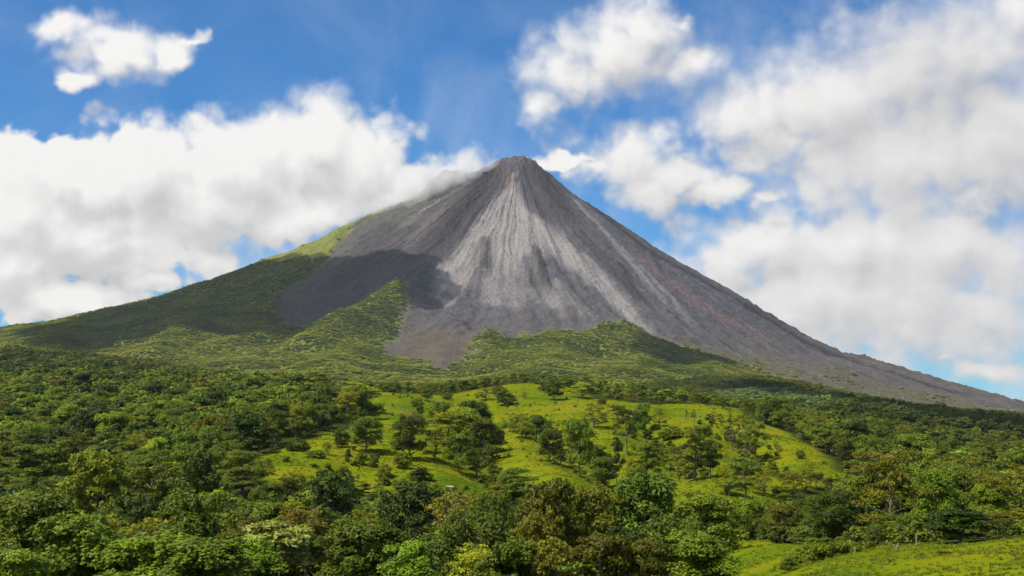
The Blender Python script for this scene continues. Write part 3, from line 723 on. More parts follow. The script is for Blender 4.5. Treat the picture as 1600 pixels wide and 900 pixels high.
def join(parts):
    V, Q, o = [], [], 0
    for v, q in parts:
        V.append(v); Q.append(q + o); o += len(v)
    return np.concatenate(V), np.concatenate(Q)

def blades(c, nrm, length, width, rng, droop=0.0):
    """Leaf blades: kites lying across the given normals."""
    n = len(c)
    t = rng.normal(size=(n, 3))
    t -= (t * nrm).sum(1, keepdims=True) * nrm
    t /= np.linalg.norm(t, axis=1, keepdims=True) + 1e-9
    t[:, 2] -= droop
    b = np.cross(nrm, t)
    b /= np.linalg.norm(b, axis=1, keepdims=True) + 1e-9
    L, W = length[:, None], width[:, None]
    bend = nrm * W * .25
    V = np.stack([c - t * L * .5, c + b * W * .5 - t * L * .05 - bend, c + t * L * .5, c - b * W * .5 - t * L * .05 - bend], 1)
    return V.reshape(-1, 3), np.arange(n * 4).reshape(n, 4)

def lumps(rng, kind, n):
    """Where the leaf masses of a crown sit, in a 10 x 10 x 10 m tree: centres and radii (rx, rz)."""
    K = KINDS[kind]
    z0, z1 = K['z']
    out = []
    tries = 0
    while len(out) < n and tries < n * 60:
        tries += 1
        t = rng.random()
        ph = rng.random() * 2 * math.pi
        if K['form'] == 'dome':
            t = t ** .8
            rad = 4.0 * math.sqrt(max(0.0, 1 - (max(t - .25, 0) / .78) ** 2)) * (.72 + .28 * min(1, t / .25))
        elif K['form'] == 'umbrella':
            t = .35 + .65 * t
            rad = 4.3 * math.sqrt(max(0.0, 1 - ((t - .35) / .68) ** 2))
        elif K['form'] == 'column':
            rad = 3.9 * math.sin(math.pi * (.12 + .80 * t)) ** .7
        else:                                                        # layered, tiers with gaps
            t = (int(t * 4) + .5 * rng.random()) / 4
            rad = 4.3 * (1 - .55 * t) * (.6 + .4 * rng.random())
        rr = rad * (rng.random() ** .42)
        z = z0 + (z1 - z0) * t
        rx = K['lump'] * rng.uniform(.65, 1.25)
        p = np.array([rr * math.cos(ph), rr * math.sin(ph), z])
        if any(np.hypot(*(p[:2] - o[0][:2])) + abs(p[2] - o[0][2]) < K['lump'] * .62 for o in out):
            continue
        out.append((p, rx, rx * K['flat']))
    # a few leaders that break the outline
    for k in range(K.get('leaders', 3)):
        ph = rng.random() * 2 * math.pi
        rr = rng.uniform(.5, 3.2)
        out.append((np.array([rr * math.cos(ph), rr * math.sin(ph), z1 - .04 * rr * rr + rng.uniform(-.2, .7)]), K['lump'] * .55, K['lump'] * .55 * K['flat']))
    return out

def crown_mesh(name, kind, rng, lod=0):
    K = KINDS[kind]
    ls = lumps(rng, kind, max(6, int(K['n'] * (1, .6)[lod])))
    C, N, S, T = [], [], [], []
    for p, rx, rz in ls:
        m = int(K['blades'] * (rx / K['lump']) ** 2 * (1, .16)[lod]) + 4
        d = rng.normal(size=(m, 3)); d /= np.linalg.norm(d, axis=1, keepdims=True)
        d[:, 2] = np.where(d[:, 2] < -.25, -d[:, 2] * rng.uniform(.2, 1, m), d[:, 2])
        r = rng.uniform(.55, 1.08, m)[:, None] ** .7
        wob = 1 + .28 * np.sin(d[:, :1] * 5 + p[0] * 3) * np.sin(d[:, 1:2] * 5 + p[1] * 2)
        c = p + d * r * wob * np.array([rx, rx, rz]) 
        nn = d * .75 + np.array([0, 0, .55]) + rng.normal(size=(m, 3)) * K.get('scatter', .42)
        nn /= np.linalg.norm(nn, axis=1, keepdims=True)
        C.append(c); N.append(nn); S.append(rng.uniform(.6, 1.25, m)); T.append(np.clip(rng.normal(.5, .2, m) + rng.normal(0, .13), 0, 1))
    C, N, S, T = map(np.concatenate, (C, N, S, T))
    leaf = K['leaf'] * (1, 2.5)[lod]
    V, Q = blades(C, N, leaf * S, leaf * S * K.get('wide', .6), rng, K.get('droop', .1))
    V[:, 2] = np.maximum(V[:, 2], .05)
    me = mesh_np(name, V, Q, smooth=False)
    vfloat(me, 'blade', T, 'FACE')
    return me, ls

def trunk_mesh(name, kind, rng, ls, sides=7):
    K = KINDS[kind]
    z0, z1 = K['z']
    top = z0 + (z1 - z0) * .72
    lean = rng.normal(0, .25, 2)
    zs = np.linspace(-.6, top, 7)
    pts = [np.array([lean[0] * (z / 10) + .12 * math.sin(z * 1.1 + lean[0] * 9), lean[1] * (z / 10) + .12 * math.cos(z * .9), z]) for z in zs]
    r0 = K.get('bole', .26)
    rad = [r0 * (1.5 if i == 0 else 1.12 - .78 * i / 6) for i in range(7)]
    parts = [tube(pts, rad, sides)]
    for p, rx, rz in ls[:K.get('limbs', 11)]:
        zb = min(max(p[2] - .9 - .45 * np.hypot(p[0], p[1]), z0 * .75 + .3), top * .96)
        i = np.interp(zb, zs, np.arange(7))
        b = np.array([np.interp(zb, zs, [q[k] for q in pts]) for k in range(3)])
        e = p + np.array([0, 0, -.25 * rz])
        midp = b * .45 + e * .55 + np.array([0, 0, -.10 * np.linalg.norm(e - b)]) + rng.normal(0, .12, 3)
        rb = np.interp(i, np.arange(7), rad) * .52
        parts.append(tube([b, midp, e], [rb, rb * .62, rb * .25], 5))
        if K.get('twigs'):
            for k in range(K['twigs']):
                d = rng.normal(size=3); d[2] = abs(d[2]) * .8; d /= np.linalg.norm(d)
                s = midp + (e - midp) * rng.uniform(.1, 1)
                parts.append(tube([s, s + d * rx * .8 + rng.normal(0, .08, 3), s + d * rx * 1.7], [.045, .032, .014], 3))
    V, Q = join(parts)
    return mesh_np(name, V, Q)

# z: crown from, to;  n lumps of radius lump;  leaf: blade length;  rgb: leaf colour
KINDS = {
    'broad':    dict(z=(1.3, 9.2), form='dome', n=26, lump=1.6, flat=.85, blades=330, leaf=.46, rgb=(0.108, 0.152, 0.009)),
    'round':    dict(z=(1.2, 9.0), form='dome', n=34, lump=1.5, flat=.8, blades=300, leaf=.42, rgb=(0.077, 0.119, 0.009)),
    'bright':   dict(z=(1.2, 9.3), form='dome', n=34, lump=1.4, flat=.95, blades=330, leaf=.45, wide=.75, rgb=(0.128, 0.185, 0.009), leaders=6),
    'olive':    dict(z=(1.0, 9.3), form='dome', n=46, lump=1.15, flat=.8, blades=210, leaf=.42, wide=.62, scatter=.7, rgb=(0.154, 0.162, 0.013), leaders=8),
    'dark':     dict(z=(1.4, 9.4), form='dome', n=28, lump=1.45, flat=.8, blades=260, leaf=.5, rgb=(0.052, 0.086, 0.007), leaders=6),
    'umbrella': dict(z=(2.4, 9.5), form='umbrella', n=34, lump=1.35, flat=.38, blades=300, leaf=.36, rgb=(0.116, 0.155, 0.008), limbs=16, leaders=2),
    'airy':     dict(z=(2.0, 9.4), form='dome', n=40, lump=1.0, flat=.62, blades=130, leaf=.34, scatter=.6, rgb=(0.172, 0.181, 0.010), limbs=20, leaders=8),
    'thin':     dict(z=(2.4, 9.5), form='column', n=22, lump=1.05, flat=.7, blades=110, leaf=.4, scatter=.6, rgb=(0.144, 0.162, 0.011), bole=.3, leaders=4),
    'tall':     dict(z=(3.8, 9.5), form='dome', n=24, lump=1.4, flat=.55, blades=240, leaf=.42, rgb=(0.102, 0.129, 0.011), bole=.24, limbs=14),
    'emergent': dict(z=(2.6, 9.4), form='tiers', n=30, lump=1.25, flat=.6, blades=260, leaf=.4, rgb=(0.095, 0.116, 0.012), bole=.42, limbs=18, leaders=5),
    'pale':     dict(z=(3.0, 9.2), form='dome', n=26, lump=1.15, flat=.5, blades=70, leaf=1.0, wide=.55, scatter=.5, droop=.3, rgb=(0.236, 0.281, 0.077), limbs=20, leaders=5),
    'dry':      dict(z=(3.6, 9.4), form='dome', n=30, lump=1.0, flat=.7, blades=60, leaf=.36, scatter=.7, rgb=(0.170, 0.158, 0.018), bole=.30, limbs=26, twigs=9, leaders=4),
    'mossy':    dict(z=(2.2, 9.4), form='tiers', n=44, lump=1.05, flat=.8, blades=130, leaf=.36, scatter=.7, rgb=(0.165, 0.155, 0.030), bole=.40, limbs=34, twigs=8, leaders=8),
    'rusty':    dict(z=(2.8, 9.2), form='dome', n=30, lump=1.2, flat=.6, blades=170, leaf=.4, scatter=.6, rgb=(0.130, 0.098, 0.016), limbs=16),
    'yellow':   dict(z=(2.4, 9.4), form='umbrella', n=34, lump=1.2, flat=.5, blades=220, leaf=.32, rgb=(0.200, 0.225, 0.010), limbs=18),
    'dead':     dict(z=(3.0, 8.6), form='column', n=14, lump=1.1, flat=.9, blades=40, leaf=.5, scatter=.7, rgb=(0.105, 0.092, 0.018), bole=.9, limbs=12, twigs=5),
    'bush':     dict(z=(.6, 8.6), form='dome', n=30, lump=1.9, flat=.9, blades=110, leaf=.85, scatter=.6, rgb=(0.126, 0.162, 0.012), limbs=12, leaders=4),
}

def leaf_material(name, stuff=False):
    M = Mat(name)
    t = M.n('ShaderNodeAttribute', attribute_name='blade').outputs['Fac']
    if stuff:
        tint = M.n('ShaderNodeAttribute', attribute_name='tint', attribute_type='INSTANCER').outputs['Color']
    else:
        tint = M.n('ShaderNodeObjectInfo').outputs['Color']
    k = M.ramp(t, [(0.0, (.52, .56, .6)), (.5, (1, 1, 1)), (1.0, (1.40, 1.42, 1.1))])
    col = M.mix(1.0, tint, k, 'MULTIPLY')
    b = M.n('ShaderNodeBsdfPrincipled', {'Base Color': col, 'Roughness': .55, 'Specular IOR Level': .2})
    tr = M.n('ShaderNodeBsdfTranslucent', {'Color': M.mix(1.0, col, (1.5, 1.7, .6, 1), 'MULTIPLY')})
    mx = M.n('ShaderNodeMixShader', {0: .22, 1: b.outputs[0], 2: tr.outputs[0]})
    return M.finish(mx.outputs[0])

def bark_material():
    M = Mat('bark')
    p = M.n('ShaderNodeTexCoord').outputs['Object']
    n = M.noise(3.5, 5, .65, p)
    c = M.ramp(n, [(.3, (.06, .048, .036)), (.6, (.17, .145, .115)), (.8, (.26, .235, .20))])
    b = M.n('ShaderNodeBsdfPrincipled', {'Base Color': c, 'Roughness': .9, 'Specular IOR Level': .1, 'Normal': M.n('ShaderNodeBump', {'Strength': .6, 'Distance': .05, 'Height': n}).outputs[0]})
    return M.finish(b.outputs[0])

LEAF = leaf_material('leaf')
LEAF_MASS = leaf_material('leaf_of_the_forest', True)
BARK = bark_material()
PROTO = {}
VARIANTS = 3
def proto(kind, v):
    if (kind, v) not in PROTO:
        rng = np.random.default_rng(sorted(KINDS).index(kind) * 31 + v * 7 + 5)
        cm, ls = crown_mesh('crown', kind, rng)
        tm = trunk_mesh('trunk', kind, rng, ls)
        cm.materials.append(LEAF)
        tm.materials.append(BARK)
        PROTO[(kind, v)] = (cm, tm)
    return PROTO[(kind, v)]

NAMES = {'broad': 'broadleaf_tree', 'round': 'round_tree', 'bright': 'broadleaf_tree', 'olive': 'broadleaf_tree', 'dark': 'broadleaf_tree', 'umbrella': 'spreading_tree',
         'airy': 'feathery_tree', 'thin': 'slender_tree', 'tall': 'tall_tree', 'emergent': 'tall_tree', 'pale': 'pale_leaved_tree', 'dry': 'twiggy_tree', 'mossy': 'mossy_tree',
         'rusty': 'rusty_leaved_tree', 'yellow': 'spreading_tree', 'dead': 'dead_tree', 'bush': 'bush'}

TREES = []          # (x, y, height, width, kind, zone)
def dens(x, y):
    return float(surface(np.array([x]), np.array([y]))[0])

rngT = np.random.default_rng(20240)
for x, y, h, w, k in FRONT_TREES:
    TREES.append([x, y, h, w * (1.15 if k == 'olive' else 1.3 if y < 240 else 1.15), k, 'front'])
for x, y, h, w, k in LONE_TREES:
    TREES.append([x, y, h, w, k, 'meadow'])
N_NAMED = len(TREES)

# the rest of the near forest, scattered on what is not grass
def scatter(d0, d1, step, amax, rng):
    xs, ys = [], []
    y = d0
    while y < d1:
        half = y * math.tan(amax)
        s = step
        x = -half + rng.random() * s
        while x < half:
            xs.append(x + rng.normal(0, s * .26)); ys.append(y + rng.normal(0, s * .26))
            x += s * rng.uniform(.8, 1.25)
        y += s * .9
    return np.array(xs), np.array(ys)

TOP_U = [0, 200, 330, 400, 480, 560, 640, 760, 850, 930, 1000, 1100, 1180, 1300, 1380, 1500, 1600]
TOP_V = [690, 700, 702, 735, 742, 760, 752, 768, 748, 772, 748, 765, 782, 764, 712, 716, 742]
MARKED = [(*t, 640 - F_SURVEY * (land(np.array([t[0]]), np.array([t[1]]))[0] + t[2] - CAM_Z) / t[1]) for t in TREES if t[5] == 'front']
cand = []
for d0, d1, st in ((150, 330, 9.5), (330, 700, 12.0), (700, 1500, 17.5)):
    xs, ys = scatter(d0, d1, st, .43, rngT)
    g = meadow_mask(xs, ys)
    keep = (g < .15) & (np.hypot(xs, ys) > 158)
    for x, y in zip(xs[keep], ys[keep]):
        left = x / y < -.06
        big = fbm(np.array([x / 60]), np.array([y / 60]), 2, 301)[0]
        h = rngT.uniform(9, 18) + 4.0 * big + (3 if d0 == 700 else 0)
        if d0 == 150:
            h = rngT.uniform(9.0, 17.0)
        if d0 == 330 and not left:
            h = rngT.uniform(8, 15)
        us = 800 + F_SURVEY * x / y
        if y > 900 and x / y > -.14:
            h = rngT.uniform(6, 11)
        vtop = 850 if y < 215 else 800 if y < 270 and us < 1120 else np.interp(us, TOP_U, TOP_V) if y < 455 else 738 if 1140 < us < 1350 and y < 660 else 0      # crowns stay below the sight line to the meadow
        if y < 200 and rngT.random() < .6:
            continue
        if vtop:
            zg = land(np.array([x]), np.array([y]))[0]
            h = min(h, (640 - vtop + rngT.uniform(-34, 4)) * y / F_SURVEY + CAM_Z - zg)
        h = max(h, 3.6)
        w = max(h, 7.5) * rngT.uniform(.8, 1.2) * (1.25 if d0 == 700 else 1.0)
        if y < 330 and us < 1120:         # leave the marked trees of the front rows in the open
            vt = 640 - F_SURVEY * (land(np.array([x]), np.array([y]))[0] + h - CAM_Z) / y
            if any(y < t[1] and abs(us - 800 - F_SURVEY * t[0] / t[1]) < .5 * (w + t[3]) * F_SURVEY / y * .8 and vt < t[6] + 45 for t in MARKED):
                continue
        p = rngT.random()
        if left:
            k = ('broad' if p < .34 else 'umbrella' if p < .52 else 'round' if p < .62 else 'dark' if p < .72 else 'airy' if p < .84 else 'olive' if p < .90 else 'yellow' if p < .935 else 'bright' if p < .96 else 'tall')
        else:
            k = ('broad' if p < .30 else 'airy' if p < .52 else 'round' if p < .62 else 'dark' if p < .70 else 'olive' if p < .80 else 'umbrella' if p < .90 else 'tall' if p < .95 else 'dry' if p < .97 else 'bright')
        cand.append([x, y, h, w, k, 'forest'])
P0 = np.array([(t[0], t[1], t[3]) for t in TREES])
kept = []
for c in cand:
    d = np.hypot(P0[:, 0] - c[0], P0[:, 1] - c[1])
    if (d < .33 * (P0[:, 2] + c[3])).any():
        continue
    kept.append(c)
# how much of each the eye sees: front to back over a coarse sheet of bearings
ALL = TREES + kept
X = np.array([t[0] for t in ALL]); Yv = np.array([t[1] for t in ALL])
Zg = surface(X, Yv)
order = np.argsort(Yv)
GW, GH = 800, 340
buf = np.zeros((GH, GW), bool)
seen = np.zeros(len(ALL))
cp, sp = math.cos(PITCH), math.sin(PITCH)
gy, gx = np.mgrid[0:GH, 0:GW]
for i in order:
    x, y, h, w = ALL[i][:4]
    z = Zg[i] - CAM_Z
    def uv(zz):
        fw = y * cp + zz * sp
        return 400 + 1066.7 * x / fw, 225 - 1066.7 * (-y * sp + zz * cp) / fw
    u, vb = uv(z); _, vt = uv(z + h)
    ru = max(.5 * w * 1066.7 / y, .6)
    a0, a1 = max(int(u - ru), 0), min(int(u + ru) + 1, GW)
    b0, b1 = max(int(vt) - 110, 0), min(int(vb) + 1 - 110, GH)
    if a1 <= a0 or b1 <= b0:
        continue
    sub = buf[b0:b1, a0:a1]
    el = ((gx[b0:b1, a0:a1] - u) / ru) ** 2 + ((gy[b0:b1, a0:a1] + 110 - (vt + vb) / 2) / ((vb - vt) / 2 + .5)) ** 2 < 1
    seen[i] = (el & ~sub).sum()
    sub |= el
MAX_TREES = 296
pick = [i for i in range(N_NAMED) if seen[i] >= 2 and ALL[i][4] != 'bush']
rest = [i for i in sorted(range(N_NAMED, len(ALL)), key=lambda i: -seen[i])]
pick += rest[:MAX_TREES - len(pick)]
bushes = [i for i in range(N_NAMED) if ALL[i][4] == 'bush']
mass = [i for i in rest if i not in set(pick)]
print('trees', len(pick), 'bushes', len(bushes), 'mass near', len(mass), 'least seen', seen[pick[-1]])

def word(n):
    return ['first', 'second', 'third', 'fourth', 'fifth', 'sixth', 'seventh', 'eighth', 'ninth', 'tenth', 'eleventh', 'twelfth', 'thirteenth', 'fourteenth', 'fifteenth', 'sixteenth',
            'seventeenth', 'eighteenth', 'nineteenth', 'twentieth'][n]

LOOK = {'broad': 'domed mid green', 'round': 'round dense green', 'bright': 'bright green large-leaved', 'olive': 'olive sparse-leaved', 'dark': 'dark dense', 'umbrella': 'flat spreading',
        'airy': 'feathery yellowish', 'thin': 'thin slender', 'tall': 'long-trunked', 'emergent': 'tall tiered', 'pale': 'pale grey-green big-leaved', 'dry': 'twiggy half-bare', 'mossy': 'brownish mossy',
        'rusty': 'rusty brown', 'yellow': 'bright yellow-green spreading', 'dead': 'nearly dead', 'bush': 'low leafy'}

def zone_of(x, y, d):
    m = float(meadow_mask(np.array([x]), np.array([y]))[0]) > .3 or (d > 430 and inside(np.array([x]), np.array([y]), MEADOW_PLAN, 8.0, 4)[0] > .5)
    if m and y > 400:
        return 'on sunlit meadow'
    if y < 215:
        return 'in front row'
    if y < 340 and x / y > .14:
        return 'behind near grass field'
    if y < 340:
        return 'just behind front row'
    if x / y < -.05 or (y > 1100 and x < 0):
        return 'in forest left of meadow'
    if x / y > .12:
        return 'in forest right of meadow'
    return 'below sunlit meadow'

groups = {}
for i in pick + bushes:
    x, y, h, w, k, z = ALL[i]
    zone = zone_of(x, y, y)
    groups.setdefault((k, zone), []).append(i)
final = {}
for (k, zone), ids in groups.items():
    ids.sort(key=lambda i: ALL[i][1])
    nb = max(1, -(-len(ids) // 12))
    bands = [ids[j * len(ids) // nb:(j + 1) * len(ids) // nb] for j in range(nb)]
    for j, band in enumerate(bands):
        depth = '' if nb == 1 else ['nearer', 'farther'][j] if nb == 2 else ['nearest', 'middle', 'farthest'][j] if nb == 3 else ['nearest', 'near-middle', 'far-middle', 'farthest', 'remotest', 'hindmost'][j]
        band.sort(key=lambda i: ALL[i][0] / ALL[i][1])
        noun = 'bush' if k == 'bush' else 'tree'
        plural = 'bushes' if k == 'bush' else 'trees'
        for q, i in enumerate(band):
            look = LOOK[k]
            if len(band) == 1:
                lab = f"{depth} {look} {noun} {zone}"
                if len(lab.split()) < 5:
                    lab = 'the only ' + lab
            elif q == 0:
                lab = f"leftmost of the {depth} {look} {plural} {zone}"
            elif q == len(band) - 1:
                lab = f"rightmost of the {depth} {look} {plural} {zone}"
            else:
                lab = f"{word(q)} from left of the {depth} {look} {plural} {zone}"
            final[i] = (' '.join(lab.split()), f"{plural} {zone}")

def crown_colour(kind, rng, y):
    c = np.array(KINDS[kind]['rgb'])
    v = .92 * math.exp(rng.normal(0, .30))
    hue = rng.normal(-.03, .06)
    c = c * v * np.array([1.07 + hue, 1, .65])
    return (*np.clip(c, .004, .4), 1)

def place_tree(i, rng):
    x, y, h, w, k, z = ALL[i]
    v = int(rng.integers(VARIANTS))
    cm, tm = proto(k, v)
    e = bpy.data.objects.new(NAMES[k], None)
    COL.objects.link(e)
    e.empty_display_size = .5
    e.location = (x, y, Zg[i] - .1)
    e.rotation_euler = (0, 0, rng.uniform(0, 6.283))
    sw = w / 9.4 * rng.uniform(.94, 1.06)
    e.scale = (sw, sw, h / 10)
    lab, grp = final[i]
    tag(e, lab, 'bush' if k == 'bush' else 'tree', grp)
    c = link('crown', cm, None, e)
    c.color = crown_colour(k, rng, y)
    link('stem' if k == 'bush' else 'trunk', tm, None, e)

rngP = np.random.default_rng(77)
for i in pick + bushes:
    place_tree(i, rngP)

# ------------------------------------------------------------------ the forest beyond: too many to count, one mass
def instancer(name, pts, idx, rot, scl, tint, protos, kind='stuff', label=None):
    me = bpy.data.meshes.new(name)
    me.vertices.add(len(pts))
    me.vertices.foreach_set('co', np.ascontiguousarray(pts, np.float32).ravel())
    a = me.attributes.new('pick', 'INT', 'POINT'); a.data.foreach_set('value', np.asarray(idx, np.int32))
    for nm, v in (('turn', rot), ('size', scl)):
        a = me.attributes.new(nm, 'FLOAT_VECTOR', 'POINT'); a.data.foreach_set('vector', np.ascontiguousarray(v, np.float32).ravel())
    vcolor(me, 'tint', tint)
    o = link(name, me)
    col = bpy.data.collections.new(name + '_kinds')
    for j, pm in enumerate(protos):
        po = bpy.data.objects.new(f"{name}_kind_{j:02d}", pm)
        col.objects.link(po)
    ng = bpy.data.node_groups.new(name, 'GeometryNodeTree')
    ng.interface.new_socket("Geometry", in_out='INPUT', socket_type='NodeSocketGeometry')
    ng.interface.new_socket("Geometry", in_out='OUTPUT', socket_type='NodeSocketGeometry')
    N = ng.nodes.new
    gi, go = N('NodeGroupInput'), N('NodeGroupOutput')
    ci = N('GeometryNodeCollectionInfo')
    ci.inputs['Collection'].default_value = col
    ci.inputs['Separate Children'].default_value = True
    ci.inputs['Reset Children'].default_value = True
    ip = N('GeometryNodeInstanceOnPoints')
    ip.inputs['Pick Instance'].default_value = True
    def named(n, t):
        q = N('GeometryNodeInputNamedAttribute'); q.data_type = t; q.inputs['Name'].default_value = n
        return next(s for s in q.outputs if s.enabled and s.name == 'Attribute')
    er = N('FunctionNodeEulerToRotation')
    L = ng.links.new
    L(named('turn', 'FLOAT_VECTOR'), er.inputs[0])
    L(gi.outputs[0], ip.inputs['Points'])
    L(ci.outputs[0], ip.inputs['Instance'])
    L(named('pick', 'INT'), ip.inputs['Instance Index'])
    L(er.outputs[0], ip.inputs['Rotation'])
    L(named('size', 'FLOAT_VECTOR'), ip.inputs['Scale'])
    L(ip.outputs[0], go.inputs[0])
    md = o.modifiers.new('scatter', 'NODES')
    md.node_group = ng
    tag(o, label, kind=kind)
    return o

def mass_proto(kind, v):
    rng = np.random.default_rng(sorted(KINDS).index(kind) * 57 + v * 13 + 3)
    cm, ls = crown_mesh('forest_tree', kind, rng, 1)
    V0 = np.empty(len(cm.vertices) * 3, np.float32); cm.vertices.foreach_get('co', V0)
    t = np.empty(len(cm.polygons), np.float32); cm.attributes['blade'].data.foreach_get('value', t)
    V0 = V0.reshape(-1, 3)
    Q0 = np.arange(len(V0)).reshape(-1, 4)
    tk = trunk_mesh('t', kind, rng, ls[:5], 5)
    V1 = np.empty(len(tk.vertices) * 3, np.float32); tk.vertices.foreach_get('co', V1)
    q1 = np.empty(len(tk.loops), np.int32); tk.loops.foreach_get('vertex_index', q1)
    V, Q = join([(V0, Q0), (V1.reshape(-1, 3), q1.reshape(-1, 4))])
    me = mesh_np('forest_tree', V, Q, smooth=False)
    n1 = len(q1) // 4
    vfloat(me, 'blade', np.concatenate([t, np.zeros(n1, np.float32)]), 'FACE')
    me.materials.append(LEAF_MASS); me.materials.append(BARK)
    me.polygons.foreach_set('material_index', np.concatenate([np.zeros(len(Q0), np.int32), np.ones(n1, np.int32)]))
    return me

MASS_KINDS = ['broad', 'round', 'umbrella', 'dark', 'airy', 'tall']
mprotos = [mass_proto(k, v) for k in MASS_KINDS for v in range(2)]
pts, idx, siz, tin = [], [], [], []
rngM = np.random.default_rng(9)
for i in mass:
    x, y, h, w, k, z = ALL[i]
    k = k if k in MASS_KINDS else {'olive': 'airy', 'yellow': 'umbrella', 'bright': 'broad', 'dry': 'airy'}.get(k, 'broad')
    pts.append((x, y, Zg[i] - .2)); idx.append(MASS_KINDS.index(k) * 2 + int(rngM.integers(2))); siz.append((w / 9.4, w / 9.4, h / 10)); tin.append(crown_colour(ALL[i][4] if ALL[i][4] in KINDS else 'broad', rngM, y)[:3])

def far_forest():
    out = []
    for d0, d1, st in ((1500, 2400, 19.0), (2400, 3600, 15.0), (3600, 5600, 12.5), (5600, 7300, 14.0)):
        xs, ys = scatter(d0, d1, st, .42, rngM)
        if d0 >= 3600:
            keep = (np.abs(xs) < 3400)
            xs, ys = xs[keep], ys[keep]
        b = bare_mask(xs, ys)
        gr = inside(xs, ys, GRASSY_PLAN, 25 * fbm(xs / 80, ys / 80, 3, 181), 10)
        ton = inside(xs, ys, TONGUE_PLAN, None, 10)
        onc = cone(xs, ys) > land(xs, ys)
        p = np.where(onc, (b < rngM.uniform(.02, .75, len(xs))) & ((gr < .5) | (rngM.random(len(xs)) < .003)), meadow_mask(xs, ys) < .2)
        # scattered scrub up the right flank
        sc = inside(xs, ys, SCRUB_PLAN, 60 * fbm(xs / 120, ys / 120, 3, 161), 20) * (rngM.random(len(xs)) < .10) * (fbm(xs / 150, ys / 150, 3, 163) > .05)
        keep = p | (sc > .5)
        xs, ys = xs[keep], ys[keep]
        z = np.maximum(land(xs, ys), cone(xs, ys))
        onc = cone(xs, ys) > land(xs, ys)
        out.append((xs, ys, z, onc, np.full(len(xs), st)))
    return [np.concatenate(a) for a in zip(*out)]

fx, fy, fz, onc, fst = far_forest()
# trees behind the summit line are never seen: keep the side towards us
keep = (fy < 7150)
fx, fy, fz, onc, fst = fx[keep], fy[keep], fz[keep], onc[keep], fst[keep]
nf = len(fx)
lush = fbm(fx / 260, fy / 260, 3, 401)
rise = inside(fx, fy, PALE_RISE, 30 * fbm(fx / 60, fy / 60, 2, 431), 10)
patch = fbm(fx / 90, fy / 90, 3, 411)
for j in range(nf):
    h = fst[j] * rngM.uniform(.62, 1.05) * (1 + .35 * patch[j])
    if onc[j]:
        h *= .42
    elif abs(fx[j]) / fy[j] < .2 and fy[j] < 2400:
        h *= .7
    w = fst[j] * (rngM.uniform(.9, 1.9) if onc[j] else rngM.uniform(1.0, 1.5))
    p = rngM.random()
    if onc[j]:
        k = 1 if p < .5 else 0 if p < .85 else 4
    else:
        k = 0 if p < .38 else 1 if p < .58 else 2 if p < .76 else 3 if p < .86 else 4 if p < .95 else 5
    pts.append((fx[j], fy[j], fz[j] - .08 * h)); idx.append(k * 2 + int(rngM.integers(2)))
    siz.append((w / 9.4, w / 9.4, h / 10))
    t = np.clip(.5 + 1.6 * lush[j] + (1.1 * patch[j] + rngM.normal(0, .06) if onc[j] else rngM.normal(0, .18)), 0, 1)
    if onc[j]:
        c = np.array((.165, .205, .022)) * (1 - t) + np.array((.385, .385, .058)) * t
    else:
        c = np.array((.046, .070, .008)) * (1 - t) + np.array((.108, .120, .009)) * t
    if rise[j] > .5:
        c = np.array((.125, .165, .045))
    tin.append(c * math.exp(rngM.normal(0, .16)))
n = len(pts)
rot = np.zeros((n, 3)); rot[:, 2] = rngM.uniform(0, 6.283, n)
print('forest', n)
instancer('forest', np.array(pts), idx, rot, np.array(siz), np.array(tin), mprotos, label='broadleaf forest running up to the foot of the volcano')

# ------------------------------------------------------------------ grass, scrub, bushes by the field, posts, shed
def tuft_mesh(seed, n, h, spread):
    rng = np.random.default_rng(seed)
    V, T = [], []
    for k in range(n):
        a, r = rng.uniform(0, 6.283), spread * math.sqrt(rng.random())
        b = np.array([r * math.cos(a), r * math.sin(a), -.04])
        d = rng.uniform(0, 6.283)
        lean = np.array([math.cos(d), math.sin(d), 0]) * rng.uniform(.1, .7)
        hh = h * rng.uniform(.5, 1.1)
        side = np.array([-math.sin(d), math.cos(d), 0]) * hh * .09
        m = b + lean * hh * .35 + np.array([0, 0, hh * .62])
        e = b + lean * hh + np.array([0, 0, hh])
        V += [b - side, b + side, m + side * .8, e, m - side * .8]
        T.append((5 * k, 5 * k + 1, 5 * k + 2, 5 * k + 4)); T.append((5 * k + 4, 5 * k + 2, 5 * k + 3, 5 * k + 3))
    q = [t for t in T if len(set(t)) == 4]
    tr = [t[:3] for t in T if len(set(t)) == 3]
    me = mesh_np('tuft', np.array(V), q, tr, smooth=False)
    vfloat(me, 'blade', rng.uniform(.3, .8, len(q) + len(tr)), 'FACE')
    me.materials.append(LEAF_MASS)
    return me

rngG = np.random.default_rng(5)
tp = [tuft_mesh(j, 26, 1.0, .9) for j in range(4)]
P_, S_, C_ = [], [], []
def add_tufts(n, d0, d1, amax, hmin, hmax, thr):
    y = d0 * (d1 / d0) ** rngG.random(n)
    x = y * np.tan(rngG.uniform(-amax, amax, n))
    g = meadow_mask(x, y)
    k = (g > thr) & (fbm(x / 9, y / 9, 3, 501) + rngG.normal(0, .25, n) > -.05)
    x, y = x[k], y[k]
    z = land(x, y)
    m = fbm(x / 30, y / 30, 3, 511) + rngG.normal(0, .2, len(x))
    for i in range(len(x)):
        h = rngG.uniform(hmin, hmax)
        P_.append((x[i], y[i], z[i])); S_.append((h * 1.3, h * 1.3, h))
        t = min(max(.5 + m[i], 0), 1)
        C_.append(np.array((.075, .125, .005)) * (1 - t) + np.array((.195, .195, .007)) * t)
add_tufts(42000, 70, 300, .42, .11, .32, .6)
add_tufts(45000, 400, 1250, .24, .22, .6, .5)
n = len(P_)
rot = np.zeros((n, 3)); rot[:, 2] = rngG.uniform(0, 6.283, n)
